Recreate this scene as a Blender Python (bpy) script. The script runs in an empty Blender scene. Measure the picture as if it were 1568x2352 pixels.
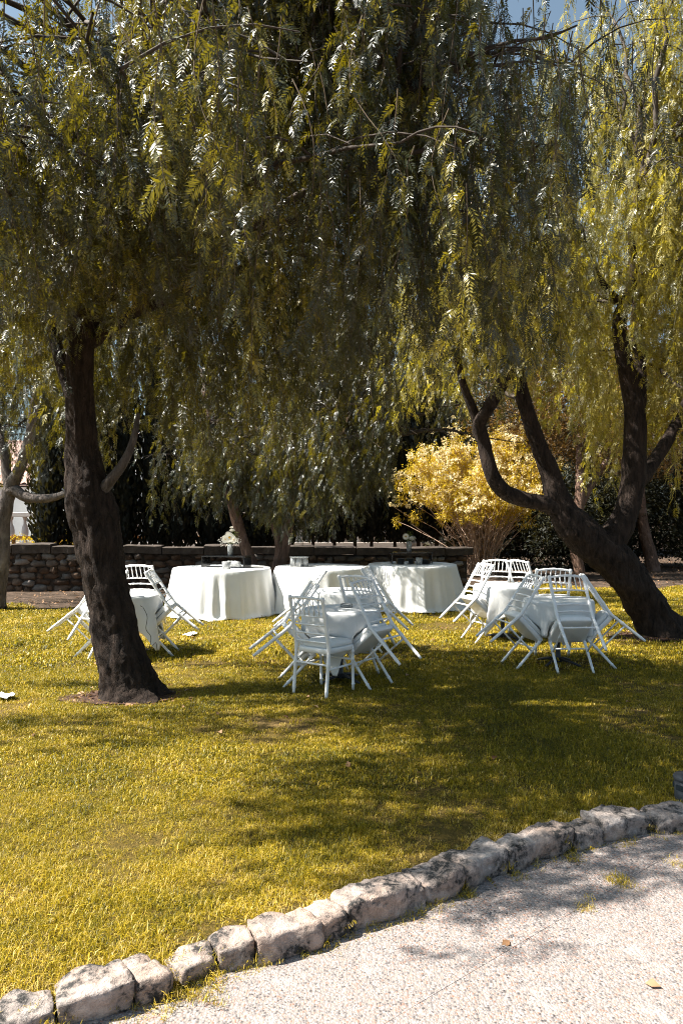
import bpy, math, random
import numpy as np
from mathutils import Vector, Matrix, Euler, noise

random.seed(7)
RNG = np.random.default_rng(11)
PI = math.pi
R_ = math.radians
S = bpy.context.scene
C = S.collection

# ------------------------------------------------------------------ camera
# measured from the photograph: level camera, 1.7 m above the lawn, 26.7 mm lens on a 24x36 frame
F, CX, CY, EYE = 1744.0, 784.0, 1176.0, 1.7
cam = bpy.data.objects.new('camera', bpy.data.cameras.new('camera'))
C.objects.link(cam)
cam.location = (0, 0, EYE)
cam.rotation_euler = (R_(90), 0, 0)
cam.data.sensor_fit = 'VERTICAL'
cam.data.sensor_height = 36
cam.data.sensor_width = 24
cam.data.lens = 36 * F / 2352.0
cam.data.clip_start = 0.05
cam.data.clip_end = 900
S.camera = cam

# ------------------------------------------------------------------ sky and sun
SUN_EL = R_(52)
SUN_AZ = math.atan2(-0.996, -0.08)          # sun stands to the left, a touch on the camera's side
w = bpy.data.worlds.new('World'); S.world = w; w.use_nodes = True
nt = w.node_tree; nt.nodes.clear()
sky = nt.nodes.new('ShaderNodeTexSky'); sky.sky_type = 'NISHITA'; sky.sun_disc = False
sky.sun_elevation = SUN_EL; sky.sun_rotation = SUN_AZ
sky.altitude = 50; sky.air_density = 1.0; sky.dust_density = 3.0; sky.ozone_density = 1.0
tone = nt.nodes.new('ShaderNodeMix'); tone.data_type = 'RGBA'; tone.blend_type = 'MULTIPLY'
tone.inputs[0].default_value = 1.0
tone.inputs[7].default_value = (0.80, 1.0, 1.07, 1)
bg = nt.nodes.new('ShaderNodeBackground'); bg.inputs[1].default_value = 0.05
wo = nt.nodes.new('ShaderNodeOutputWorld')
hs = nt.nodes.new('ShaderNodeHueSaturation'); hs.inputs['Saturation'].default_value = 0.62; hs.inputs['Value'].default_value = 1.0
nt.links.new(sky.outputs[0], hs.inputs['Color']); nt.links.new(hs.outputs[0], tone.inputs[6]); nt.links.new(tone.outputs[2], bg.inputs[0]); nt.links.new(bg.outputs[0], wo.inputs[0])

sd = bpy.data.lights.new('sun', 'SUN'); sd.energy = 5.0; sd.angle = R_(0.53); sd.color = (1.0, 0.94, 0.84)
sun = bpy.data.objects.new('sun', sd); C.objects.link(sun)
sdir = Vector((math.cos(SUN_EL) * math.sin(SUN_AZ), math.cos(SUN_EL) * math.cos(SUN_AZ), math.sin(SUN_EL)))
sun.rotation_euler = sdir.to_track_quat('Z', 'Y').to_euler()
sun.location = sdir * 40

S.view_settings.view_transform = 'Standard'
S.view_settings.look = 'None'
S.view_settings.exposure = 1.7
S.view_settings.gamma = 1.0
S.view_settings.use_curve_mapping = False
S.cycles.max_bounces = 6; S.cycles.diffuse_bounces = 2; S.cycles.glossy_bounces = 2
S.cycles.transmission_bounces = 6; S.cycles.transparent_max_bounces = 8
S.cycles.sample_clamp_indirect = 6.0
S.cycles.caustics_reflective = False; S.cycles.caustics_refractive = False
S.cycles.use_denoising = True; S.cycles.denoising_prefilter = 'NONE'
S.cycles.pixel_filter_type = 'BLACKMAN_HARRIS'; S.cycles.filter_width = 1.05
S.cycles.use_adaptive_sampling = True; S.cycles.adaptive_threshold = 0.02

# ------------------------------------------------------------------ helpers
def at(x, y, d):
    return Vector(((x - CX) / F * d, d, EYE - (y - CY) / F * d))

def gnd(x, y, z=0.0):
    d = (EYE - z) * F / (y - CY)
    return Vector(((x - CX) / F * d, d, z))

def tag(o, label=None, cat=None, group=None, kind=None):
    if label: o['label'] = label
    if cat: o['category'] = cat
    if group: o['group'] = group
    if kind: o['kind'] = kind
    return o

def empty(name, loc=(0, 0, 0), rz=0.0):
    o = bpy.data.objects.new(name, None); C.objects.link(o)
    o.location = loc; o.rotation_euler = (0, 0, rz); o.empty_display_size = 0.1
    return o

def link_mesh(name, me, mat=None, parent=None):
    o = bpy.data.objects.new(name, me); C.objects.link(o)
    if mat is not None and len(me.materials) == 0: me.materials.append(mat)
    if parent is not None: o.parent = parent
    return o

def catmull(pts, n):
    """smooth a list of equal-length tuples to n samples"""
    P = np.array(pts, float); m = len(P)
    if m == 2:
        t = np.linspace(0, 1, n)[:, None]
        return P[0] * (1 - t) + P[1] * t
    out = []
    for u in np.linspace(0, m - 1 - 1e-6, n):
        i = int(u); t = u - i
        p0 = P[max(i - 1, 0)]; p1 = P[i]; p2 = P[min(i + 1, m - 1)]; p3 = P[min(i + 2, m - 1)]
        out.append(0.5 * (2 * p1 + (p2 - p0) * t + (2 * p0 - 5 * p1 + 4 * p2 - p3) * t * t + (3 * p1 - p0 - 3 * p2 + p3) * t ** 3))
    return np.array(out)

class MB:
    def __init__(self): self.v = []; self.f = []
    def add(self, vs, fs):
        b = len(self.v); self.v.extend([tuple(p) for p in vs]); self.f.extend([tuple(i + b for i in f) for f in fs]); return self
    def box(self, c, s, rz=0.0, M=None):
        vs = []
        for dx in (-.5, .5):
            for dy in (-.5, .5):
                for dz in (-.5, .5):
                    p = Vector((dx * s[0], dy * s[1], dz * s[2]))
                    if rz: p = Matrix.Rotation(rz, 3, 'Z') @ p
                    if M is not None: p = M @ p
                    vs.append(p + Vector(c))
        return self.add(vs, [(0, 1, 3, 2), (4, 6, 7, 5), (0, 4, 5, 1), (2, 3, 7, 6), (0, 2, 6, 4), (1, 5, 7, 3)])
    def tube(self, pts, rad, seg=10, cap=True, bump=0.0, bscale=3.0, bseed=0.0, ridges=0, flare=0.0):
        P = [Vector(p) for p in pts]; n = len(P)
        if np.isscalar(rad): rad = [rad] * n
        b = len(self.v); up = None
        for i in range(n):
            t = (P[min(i + 1, n - 1)] - P[max(i - 1, 0)])
            t = t.normalized() if t.length > 1e-9 else Vector((0, 0, 1))
            if up is None:
                a = Vector((1, 0, 0)) if abs(t.x) < 0.8 else Vector((0, 1, 0))
                up = (a - t * a.dot(t)).normalized()
            else:
                up = up - t * up.dot(t)
                up = up.normalized() if up.length > 1e-6 else t.orthogonal().normalized()
            sv = t.cross(up)
            for k in range(seg):
                a = 2 * PI * k / seg; r = rad[i]
                dv = up * math.cos(a) + sv * math.sin(a)
                if bump:
                    q = P[i] + dv * r
                    r = r * (1 + bump * .75 * noise.fractal(q * bscale + Vector((bseed, 0, 0)), 0.7, 2.1, 4)
                             + bump * 0.5 * noise.noise(Vector((math.cos(a) * ridges * .5, math.sin(a) * ridges * .5, q.z * 1.2 + bseed))))
                    fw = Vector((q.x * 21, q.y * 21, q.z * 5.0 + bseed))
                    r -= bump * .34 * max(0.0, 1 - abs(noise.noise(fw)) * 4.0) * min(rad[i], .22)
                    if flare:
                        hh = (P[i] - P[0]).length
                        r *= 1 + flare * math.exp(-hh / .13) * (.4 + .6 * math.cos(5 * a + bseed + 1.5 * math.sin(2 * a)))
                self.v.append(tuple(P[i] + dv * r))
        for i in range(n - 1):
            for k in range(seg):
                k2 = (k + 1) % seg
                self.f.append((b + i * seg + k, b + i * seg + k2, b + (i + 1) * seg + k2, b + (i + 1) * seg + k))
        if cap:
            self.f.append(tuple(b + k for k in reversed(range(seg))))
            self.f.append(tuple(b + (n - 1) * seg + k for k in range(seg)))
        return self
    def lathe(self, prof, seg=20, c=(0, 0, 0)):
        b = len(self.v); n = len(prof)
        for r, z in prof:
            for k in range(seg):
                a = 2 * PI * k / seg
                self.v.append((c[0] + r * math.cos(a), c[1] + r * math.sin(a), c[2] + z))
        for i in range(n - 1):
            for k in range(seg):
                k2 = (k + 1) % seg
                self.f.append((b + i * seg + k, b + i * seg + k2, b + (i + 1) * seg + k2, b + (i + 1) * seg + k))
        if prof[0][0] > 1e-5: self.f.append(tuple(b + k for k in reversed(range(seg))))
        if prof[-1][0] > 1e-5: self.f.append(tuple(b + (n - 1) * seg + k for k in range(seg)))
        return self
    def mesh(self, name, smooth=True):
        me = bpy.data.meshes.new(name); me.from_pydata(self.v, [], self.f)
        if smooth: me.polygons.foreach_set('use_smooth', [True] * len(me.polygons))
        me.update(); return me
    def build(self, name, mat, parent=None, smooth=True):
        return link_mesh(name, self.mesh(name, smooth), mat, parent)

def soft_edges(o, width=0.004, seg=2):
    m = o.modifiers.new('edge', 'BEVEL'); m.width = width; m.segments = seg; m.limit_method = 'ANGLE'; m.angle_limit = R_(35)
    return o

# ------------------------------------------------------------------ materials
def new_mat(name):
    m = bpy.data.materials.new(name); m.use_nodes = True
    nt = m.node_tree; nt.nodes.clear()
    out = nt.nodes.new('ShaderNodeOutputMaterial'); p = nt.nodes.new('ShaderNodeBsdfPrincipled')
    nt.links.new(p.outputs[0], out.inputs[0])
    return m, nt, p, out

def N(nt, t, **kw):
    n = nt.nodes.new(t)
    for k, v in kw.items(): setattr(n, k, v)
    return n

def ramp(nt, fac, stops, interp='LINEAR'):
    r = nt.nodes.new('ShaderNodeValToRGB'); r.color_ramp.interpolation = interp
    e = r.color_ramp.elements
    while len(e) < len(stops): e.new(0.5)
    for el, (pos, col) in zip(e, stops):
        el.position = pos; el.color = (col[0], col[1], col[2], 1)
    if fac is not None: nt.links.new(fac, r.inputs[0])
    return r.outputs[0]

def coords(nt, kind='Object', scale=(1, 1, 1)):
    if kind == 'World':
        src = nt.nodes.new('ShaderNodeNewGeometry').outputs['Position']
    else:
        src = nt.nodes.new('ShaderNodeTexCoord').outputs[kind]
    mp = nt.nodes.new('ShaderNodeMapping'); mp.inputs['Scale'].default_value = scale
    nt.links.new(src, mp.inputs[0]); return mp.outputs[0]

def noise_tex(nt, vec, scale, detail=5, rough=.6, dist=0.0):
    n = nt.nodes.new('ShaderNodeTexNoise'); n.inputs['Scale'].default_value = scale
    n.inputs['Detail'].default_value = detail; n.inputs['Roughness'].default_value = rough; n.inputs['Distortion'].default_value = dist
    nt.links.new(vec, n.inputs['Vector']); return n.outputs['Fac']

def mixc(nt, fac, a, b, mode='MIX'):
    m = nt.nodes.new('ShaderNodeMix'); m.data_type = 'RGBA'; m.blend_type = mode
    for sock, val in ((m.inputs[0], fac), (m.inputs[6], a), (m.inputs[7], b)):
        if hasattr(val, 'links'): nt.links.new(val, sock)
        elif isinstance(val, (int, float)): sock.default_value = val
        else: sock.default_value = (*val, 1)
    return m.outputs[2]

def bump(nt, p, h, strength=.5, dist=.01, prev=None):
    b = nt.nodes.new('ShaderNodeBump'); b.inputs['Strength'].default_value = strength; b.inputs['Distance'].default_value = dist
    nt.links.new(h, b.inputs['Height'])
    if prev is not None: nt.links.new(prev, b.inputs['Normal'])
    nt.links.new(b.outputs[0], p.inputs['Normal']); return b.outputs[0]

def mat_mottled(name, stops, scale=6, rough=.8, bstr=.4, bdist=.01, bscale=None, kind='Object', spec=.3, sc=(1, 1, 1)):
    m, nt, p, o = new_mat(name)
    v = coords(nt, kind, sc)
    f = noise_tex(nt, v, scale, 6, .65)
    nt.links.new(ramp(nt, f, stops), p.inputs['Base Color'])
    p.inputs['Roughness'].default_value = rough; p.inputs['Specular IOR Level'].default_value = spec
    if bstr: bump(nt, p, noise_tex(nt, v, bscale or scale * 5, 5, .7), bstr, bdist)
    return m

def mat_plain(name, col, rough=.5, spec=.5, metal=0.0, var=.06, scale=9):
    m, nt, p, o = new_mat(name)
    f = noise_tex(nt, coords(nt), scale, 4)
    a = tuple(c * (1 - var) for c in col); b = tuple(min(1, c * (1 + var)) for c in col)
    nt.links.new(ramp(nt, f, [(.3, a), (.7, b)]), p.inputs['Base Color'])
    p.inputs['Roughness'].default_value = rough; p.inputs['Specular IOR Level'].default_value = spec; p.inputs['Metallic'].default_value = metal
    return m

def mat_leaf(name, stops, trans, tw=.42, rough=.42, spec=.5, wscale=1.2):
    """leaf tissue: sheen on top, yellow light through it; colour varies per spray and from place to place in the plant"""
    m, nt, p, out = new_mat(name)
    at_ = N(nt, 'ShaderNodeAttribute', attribute_type='INSTANCER', attribute_name='tint')
    f = noise_tex(nt, coords(nt, 'World'), wscale, 3)
    fine = noise_tex(nt, coords(nt, 'World'), 23, 2)
    ad = N(nt, 'ShaderNodeMath', operation='ADD'); nt.links.new(at_.outputs['Fac'], ad.inputs[0])
    mu = N(nt, 'ShaderNodeMath', operation='MULTIPLY_ADD'); nt.links.new(f, mu.inputs[0]); mu.inputs[1].default_value = .7; mu.inputs[2].default_value = -.35
    nt.links.new(mu.outputs[0], ad.inputs[1])
    a2 = N(nt, 'ShaderNodeMath', operation='ADD'); nt.links.new(ad.outputs[0], a2.inputs[0])
    m2 = N(nt, 'ShaderNodeMath', operation='MULTIPLY_ADD'); nt.links.new(fine, m2.inputs[0]); m2.inputs[1].default_value = .6; m2.inputs[2].default_value = -.3
    nt.links.new(m2.outputs[0], a2.inputs[1])
    col = ramp(nt, a2.outputs[0], stops)
    nt.links.new(col, p.inputs['Base Color'])
    p.inputs['Roughness'].default_value = rough; p.inputs['Specular IOR Level'].default_value = spec
    tr = N(nt, 'ShaderNodeBsdfTranslucent')
    tc = mixc(nt, .8, col, trans)
    nt.links.new(tc, tr.inputs[0])
    mx = N(nt, 'ShaderNodeMixShader'); mx.inputs[0].default_value = tw
    nt.links.new(p.outputs[0], mx.inputs[1]); nt.links.new(tr.outputs[0], mx.inputs[2]); nt.links.new(mx.outputs[0], out.inputs[0])
    return m

MAT = {}
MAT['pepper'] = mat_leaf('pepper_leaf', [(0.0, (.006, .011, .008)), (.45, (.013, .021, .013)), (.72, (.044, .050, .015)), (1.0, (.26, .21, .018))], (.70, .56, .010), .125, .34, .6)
MAT['pepper_sun_tint'] = mat_leaf('sun_tint_pepper_leaf', [(0.0, (.022, .028, .014)), (.38, (.060, .064, .022)), (.72, (.21, .182, .036)), (1.0, (.50, .43, .15))], (.82, .66, .03), .34, .34, .6)  # pepper leaf again, with the right crown's sunlit brightness painted into its colour
MAT['autumn'] = mat_leaf('autumn_leaf', [(0.0, (.035, .028, .012)), (.5, (.075, .048, .014)), (1.0, (.19, .095, .018))], (.34, .17, .02), .28, .5)
MAT['dark_leaf'] = mat_leaf('evergreen_leaf', [(0.0, (.006, .008, .005)), (.6, (.014, .016, .008)), (1.0, (.045, .042, .014))], (.10, .08, .012), .12, .55, .25)
MAT['gold'] = mat_leaf('golden_leaf', [(0.0, (.10, .075, .010)), (.45, (.40, .275, .012)), (1.0, (.64, .47, .05))], (.85, .60, .02), .40, .5)
MAT['blossom'] = mat_leaf('cream_seed_head', [(0.0, (.60, .48, .24)), (1.0, (.84, .74, .48))], (.85, .70, .36), .3, .7, .2)

def make_grass_mat():
    m, nt, p, out = new_mat('grass_blade')
    at_ = N(nt, 'ShaderNodeAttribute', attribute_type='INSTANCER', attribute_name='tint')
    big = noise_tex(nt, coords(nt, 'World', (1, 1, 0)), 1.1, 4, .6)
    hair = N(nt, 'ShaderNodeAttribute', attribute_type='GEOMETRY', attribute_name='tone').outputs['Fac']
    ad = N(nt, 'ShaderNodeMath', operation='MULTIPLY_ADD'); nt.links.new(big, ad.inputs[0]); ad.inputs[1].default_value = 1.5; nt.links.new(at_.outputs['Fac'], ad.inputs[2])
    a2 = N(nt, 'ShaderNodeMath', operation='MULTIPLY_ADD'); nt.links.new(hair, a2.inputs[0]); a2.inputs[1].default_value = .95; nt.links.new(ad.outputs[0], a2.inputs[2])
    sc = N(nt, 'ShaderNodeMath', operation='MULTIPLY_ADD'); nt.links.new(a2.outputs[0], sc.inputs[0]); sc.inputs[1].default_value = .66; sc.inputs[2].default_value = -.54
    col = ramp(nt, sc.outputs[0], [(0.0, (.020, .028, .005)), (.20, (.088, .090, .006)), (.44, (.285, .220, .008)), (.66, (.46, .330, .013)), (.84, (.60, .42, .05)), (1.0, (.80, .61, .25))])
    nt.links.new(col, p.inputs['Base Color']); p.inputs['Roughness'].default_value = .5; p.inputs['Specular IOR Level'].default_value = .4
    tr = N(nt, 'ShaderNodeBsdfTranslucent'); nt.links.new(mixc(nt, .5, col, (.42, .33, .015)), tr.inputs[0])
    mx = N(nt, 'ShaderNodeMixShader'); mx.inputs[0].default_value = .35
    nt.links.new(p.outputs[0], mx.inputs[1]); nt.links.new(tr.outputs[0], mx.inputs[2]); nt.links.new(mx.outputs[0], out.inputs[0])
    return m
MAT['grass'] = make_grass_mat()

def make_lawn_mat():
    m, nt, p, out = new_mat('lawn_turf')
    v = coords(nt, 'World', (1, 1, 0))
    a = noise_tex(nt, v, 1.1, 5); b = noise_tex(nt, v, 38, 4)
    c1 = ramp(nt, b, [(.3, (.05, .040, .010)), (.7, (.15, .10, .025))])
    c2 = ramp(nt, b, [(.3, (.10, .065, .025)), (.7, (.24, .16, .075))])
    nt.links.new(mixc(nt, ramp(nt, a, [(.52, (0, 0, 0)), (.75, (1, 1, 1))]), c1, c2), p.inputs['Base Color'])
    p.inputs['Roughness'].default_value = .95; p.inputs['Specular IOR Level'].default_value = .1
    bump(nt, p, noise_tex(nt, v, 90, 4), .9, .02)
    return m
MAT['lawn'] = make_lawn_mat()
MAT['soil'] = mat_mottled('bare_soil', [(.3, (.035, .026, .019)), (.55, (.085, .060, .044)), (.75, (.16, .11, .085))], 5, .95, .9, .03, 40, 'World', .1)
MAT['soil_red'] = mat_mottled('reddish_soil', [(.3, (.04, .026, .02)), (.55, (.10, .06, .045)), (.75, (.20, .125, .095))], 14, .95, .9, .03, 60, 'World', .1)
MAT['litter'] = mat_leaf('dead_leaf', [(0.0, (.10, .05, .025)), (.5, (.22, .12, .06)), (1.0, (.40, .25, .15))], (.3, .16, .06), .15, .7, .2)

def make_bark(name, lo, hi, pale, palecut, sc=1.0):
    m, nt, p, out = new_mat(name)
    v = coords(nt, 'Object', (sc, sc, sc * .28))
    a = noise_tex(nt, v, 16, 8, .7, .6); b = noise_tex(nt, coords(nt, 'Object'), 2.2, 4)
    c = ramp(nt, a, [(.32, lo), (.68, hi)])
    nt.links.new(mixc(nt, ramp(nt, b, [(palecut, (0, 0, 0)), (palecut + .15, (1, 1, 1))]), c, pale), p.inputs['Base Color'])
    p.inputs['Roughness'].default_value = .9; p.inputs['Specular IOR Level'].default_value = .2
    n1 = bump(nt, p, a, 1.0, .06)
    bump(nt, p, noise_tex(nt, v, 60, 4), .6, .008, n1)
    return m
MAT['bark'] = make_bark('dark_bark', (.006, .0045, .004), (.062, .043, .034), (.085, .064, .055), .66)
MAT['bark_red'] = make_bark('brown_bark', (.075, .045, .033), (.22, .14, .105), (.26, .18, .15), .55)
MAT['bark_grey'] = make_bark('grey_bark', (.06, .05, .044), (.19, .16, .145), (.22, .195, .18), .5)
MAT['twig'] = mat_plain('twig', (.055, .042, .033), .8, .3, var=.3)
MAT['twiglet'] = mat_plain('hanging_twig', (.10, .075, .05), .85, .15, var=.3)
MAT['stem'] = mat_plain('shrub_stem', (.40, .28, .21), .8, .3, var=.35)

def make_kerb_mat():
    m, nt, p, out = new_mat('weathered_limestone')
    v = coords(nt, 'World')
    a = noise_tex(nt, v, 5.5, 6, .65); b = noise_tex(nt, v, 26, 6, .7); c3 = noise_tex(nt, v, 2.1, 3)
    base = ramp(nt, b, [(.25, (.22, .18, .16)), (.5, (.43, .37, .34)), (.75, (.58, .525, .495))])
    warm = mixc(nt, ramp(nt, c3, [(.40, (0, 0, 0)), (.62, (1, 1, 1))]), base, mixc(nt, .55, base, (.40, .25, .17)))
    lich = N(nt, 'ShaderNodeMath', operation='MULTIPLY'); nt.links.new(ramp(nt, a, [(.43, (0, 0, 0)), (.55, (1, 1, 1))]), lich.inputs[0])
    nt.links.new(ramp(nt, b, [(.38, (0, 0, 0)), (.54, (1, 1, 1))]), lich.inputs[1])
    nt.links.new(mixc(nt, lich.outputs[0], warm, (.045, .043, .042)), p.inputs['Base Color'])
    p.inputs['Roughness'].default_value = .9; p.inputs['Specular IOR Level'].default_value = .2
    n1 = bump(nt, p, b, 1.0, .022); bump(nt, p, noise_tex(nt, v, 110, 3), .7, .005, n1)
    return m
MAT['kerb'] = make_kerb_mat()

def make_path_mat():
    m, nt, p, out = new_mat('exposed_aggregate')
    v = coords(nt, 'World', (1, 1, 0))
    vo = N(nt, 'ShaderNodeTexVoronoi', feature='F1'); vo.inputs['Scale'].default_value = 104; nt.links.new(v, vo.inputs['Vector'])
    sep = N(nt, 'ShaderNodeSeparateColor'); nt.links.new(vo.outputs['Color'], sep.inputs[0])
    col = ramp(nt, sep.outputs[0], [(0.0, (.055, .05, .052)), (.18, (.14, .13, .132)), (.40, (.26, .23, .225)), (.60, (.34, .30, .288)), (.80, (.31, .205, .17)), (.91, (.26, .13, .09)), (1.0, (.48, .435, .415))])
    edge = ramp(nt, vo.outputs['Distance'], [(.42, (1, 1, 1)), (.75, (0, 0, 0))])
    grout = (.21, .18, .165)
    c2 = mixc(nt, edge, grout, col)
    big = noise_tex(nt, v, 2.3, 5, .6)
    c3 = mixc(nt, ramp(nt, big, [(.35, (0, 0, 0)), (.7, (.55, .55, .55))]), c2, mixc(nt, .6, c2, (.26, .23, .22)))
    pale = noise_tex(nt, v, 4.7, 3, .5)
    nt.links.new(mixc(nt, ramp(nt, pale, [(.62, (0, 0, 0)), (.75, (.5, .5, .5))]), c3, (.50, .455, .43)), p.inputs['Base Color'])
    p.inputs['Roughness'].default_value = .8; p.inputs['Specular IOR Level'].default_value = .3
    inv = N(nt, 'ShaderNodeMath', operation='SUBTRACT'); inv.inputs[0].default_value = 1; nt.links.new(vo.outputs['Distance'], inv.inputs[1])
    n1 = bump(nt, p, inv.outputs[0], .75, .006); bump(nt, p, noise_tex(nt, v, 300, 2), .3, .002, n1)
    return m
MAT['path'] = make_path_mat()

def make_wallstone():
    m, nt, p, out = new_mat('rubble_stone')
    oi = N(nt, 'ShaderNodeObjectInfo')
    base = ramp(nt, oi.outputs['Random'], [(0, (.055, .037, .027)), (.3, (.11, .068, .046)), (.6, (.15, .10, .07)), (.85, (.13, .115, .105)), (1, (.26, .23, .21))])
    f = noise_tex(nt, coords(nt, 'World'), 12, 6, .7)
    nt.links.new(mixc(nt, .7, base, ramp(nt, f, [(.3, (.35, .35, .35)), (.7, (1.2, 1.2, 1.2))]), 'MULTIPLY'), p.inputs['Base Color'])
    p.inputs['Roughness'].default_value = .92; p.inputs['Specular IOR Level'].default_value = .2
    bump(nt, p, f, .8, .02)
    return m
MAT['rubble'] = make_wallstone()
MAT['coping'] = mat_mottled('coping_stone', [(.3, (.035, .028, .024)), (.6, (.085, .068, .058)), (.8, (.16, .13, .115))], 7, .9, .7, .015, 40, 'World', .2)
MAT['mortar'] = mat_mottled('dark_mortar', [(.3, (.03, .024, .02)), (.7, (.07, .055, .045))], 14, .95, .6, .01, 50, 'World', .1)
MAT['chair'] = mat_plain('white_chair_paint', (.86, .86, .86), .38, .5, var=.03)
def make_cloth():
    m, nt, p, out = new_mat('white_linen')
    v = coords(nt)
    f = noise_tex(nt, v, 5, 5)
    nt.links.new(ramp(nt, f, [(.3, (.82, .83, .83)), (.7, (.89, .89, .885))]), p.inputs['Base Color'])
    p.inputs['Roughness'].default_value = .85; p.inputs['Specular IOR Level'].default_value = .2
    n1 = bump(nt, p, noise_tex(nt, coords(nt, 'Object', (1, 1, .35)), 9, 4, .55, .8), .35, .02)
    bump(nt, p, noise_tex(nt, v, 420, 2), .15, .001, n1)
    tr = N(nt, 'ShaderNodeBsdfTranslucent'); tr.inputs[0].default_value = (.8, .8, .78, 1)
    mx = N(nt, 'ShaderNodeMixShader'); mx.inputs[0].default_value = .12
    nt.links.new(p.outputs[0], mx.inputs[1]); nt.links.new(tr.outputs[0], mx.inputs[2]); nt.links.new(mx.outputs[0], out.inputs[0])
    return m
MAT['cloth'] = make_cloth()
MAT['cushion'] = mat_plain('white_cushion', (.80, .80, .78), .8, .2, var=.03)
MAT['black'] = mat_plain('black_gloss', (.012, .013, .014), .16, .5)
MAT['plate'] = mat_plain('dark_plate', (.055, .062, .068), .35, .5)
MAT['steel'] = mat_plain('dark_metal', (.035, .036, .04), .45, .5, metal=.3)
MAT['lamp'] = mat_plain('charcoal_lamp_housing', (.060, .063, .072), .5, .4)
MAT['wood'] = mat_mottled('table_wood', [(.3, (.22, .14, .08)), (.7, (.35, .24, .15))], 8, .6, .2, .004)
MAT['rail'] = mat_mottled('orange_wood', [(.3, (.22, .085, .02)), (.7, (.34, .14, .035))], 8, .7, .2, .004)
MAT['plaster'] = mat_mottled('white_plaster', [(.3, (.70, .70, .69)), (.7, (.80, .80, .79))], 2, .9, .3, .01, 30, 'World', .2)
MAT['balust'] = mat_mottled('pale_stucco', [(.3, (.58, .48, .42)), (.7, (.74, .67, .61))], 3, .9, .3, .01, 30, 'World', .2)
MAT['tile'] = mat_mottled('roof_tile', [(.25, (.25, .15, .12)), (.5, (.38, .25, .21)), (.75, (.48, .38, .34))], 3.5, .85, .4, .02, 20, 'World', .2)
MAT['paper'] = mat_plain('white_paper', (.78, .79, .80), .8, .2)
MAT['flower'] = mat_leaf('white_petal', [(0, (.75, .72, .64)), (1, (.86, .85, .80))], (.85, .82, .72), .3, .6, .3)
MAT['flower_eye'] = mat_plain('flower_centre', (.45, .26, .03), .8, .2)
MAT['green'] = mat_leaf('cut_stem', [(0, (.10, .14, .02)), (1, (.16, .20, .03))], (.3, .35, .04), .3)
MAT['cord'] = mat_plain('black_cord', (.02, .02, .022), .5, .4)
def make_glass(name, col=(1, 1, 1), rough=.02):
    m, nt, p, out = new_mat(name)
    p.inputs['Base Color'].default_value = (*col, 1); p.inputs['Roughness'].default_value = rough
    p.inputs['Transmission Weight'].default_value = .72; p.inputs['IOR'].default_value = 1.45
    f = noise_tex(nt, coords(nt), 40, 2); bump(nt, p, f, .03, .001)
    return m
MAT['glass'] = make_glass('clear_glass', (.93, .95, .95), .06)
MAT['pane'] = mat_plain('window_glass', (.03, .04, .05), .08, .6)
MAT['shutter'] = mat_plain('pale_blue_shutter', (.30, .36, .40), .6, .3)

# ------------------------------------------------------------------ scatter (geometry instances of one mesh set over a cloud of points)
def src_obj(name, me, mat):
    if len(me.materials) == 0: me.materials.append(mat)
    return bpy.data.objects.new(name, me)          # never linked to the scene: only read by the node group

def scatter(name, pts, rots, scl, idx, tint, sources, parent=None):
    n = len(pts)
    me = bpy.data.meshes.new(name); me.vertices.add(n)
    me.vertices.foreach_set('co', np.asarray(pts, np.float32).ravel())
    a = me.attributes.new('rot', 'FLOAT_VECTOR', 'POINT'); a.data.foreach_set('vector', np.asarray(rots, np.float32).ravel())
    a = me.attributes.new('scl', 'FLOAT', 'POINT'); a.data.foreach_set('value', np.asarray(scl, np.float32))
    a = me.attributes.new('idx', 'INT', 'POINT'); a.data.foreach_set('value', np.asarray(idx, np.int32))
    a = me.attributes.new('tint', 'FLOAT', 'POINT'); a.data.foreach_set('value', np.asarray(tint, np.float32))
    o = link_mesh(name, me, None, parent)
    for s in sources[:1]: me.materials.append(s.data.materials[0])
    ng = bpy.data.node_groups.new(name + '_scatter', 'GeometryNodeTree')
    ng.interface.new_socket('Geometry', in_out='INPUT', socket_type='NodeSocketGeometry')
    ng.interface.new_socket('Geometry', in_out='OUTPUT', socket_type='NodeSocketGeometry')
    gi = ng.nodes.new('NodeGroupInput'); go = ng.nodes.new('NodeGroupOutput')
    iop = ng.nodes.new('GeometryNodeInstanceOnPoints'); g2i = ng.nodes.new('GeometryNodeGeometryToInstance')
    for s in reversed(sources):
        oi = ng.nodes.new('GeometryNodeObjectInfo'); oi.inputs['Object'].default_value = s
        oi.inputs['As Instance'].default_value = False
        ng.links.new(oi.outputs['Geometry'], g2i.inputs[0])
    def attr(nm, typ):
        q = ng.nodes.new('GeometryNodeInputNamedAttribute'); q.data_type = typ; q.inputs['Name'].default_value = nm
        return q.outputs['Attribute']
    e2r = ng.nodes.new('FunctionNodeEulerToRotation')
    ng.links.new(attr('rot', 'FLOAT_VECTOR'), e2r.inputs[0])
    ng.links.new(gi.outputs[0], iop.inputs['Points']); ng.links.new(g2i.outputs[0], iop.inputs['Instance'])
    iop.inputs['Pick Instance'].default_value = True
    ng.links.new(attr('idx', 'INT'), iop.inputs['Instance Index'])
    ng.links.new(e2r.outputs[0], iop.inputs['Rotation']); ng.links.new(attr('scl', 'FLOAT'), iop.inputs['Scale'])
    ng.links.new(iop.outputs[0], go.inputs[0])
    o.modifiers.new('scatter', 'NODES').node_group = ng
    return o

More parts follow.
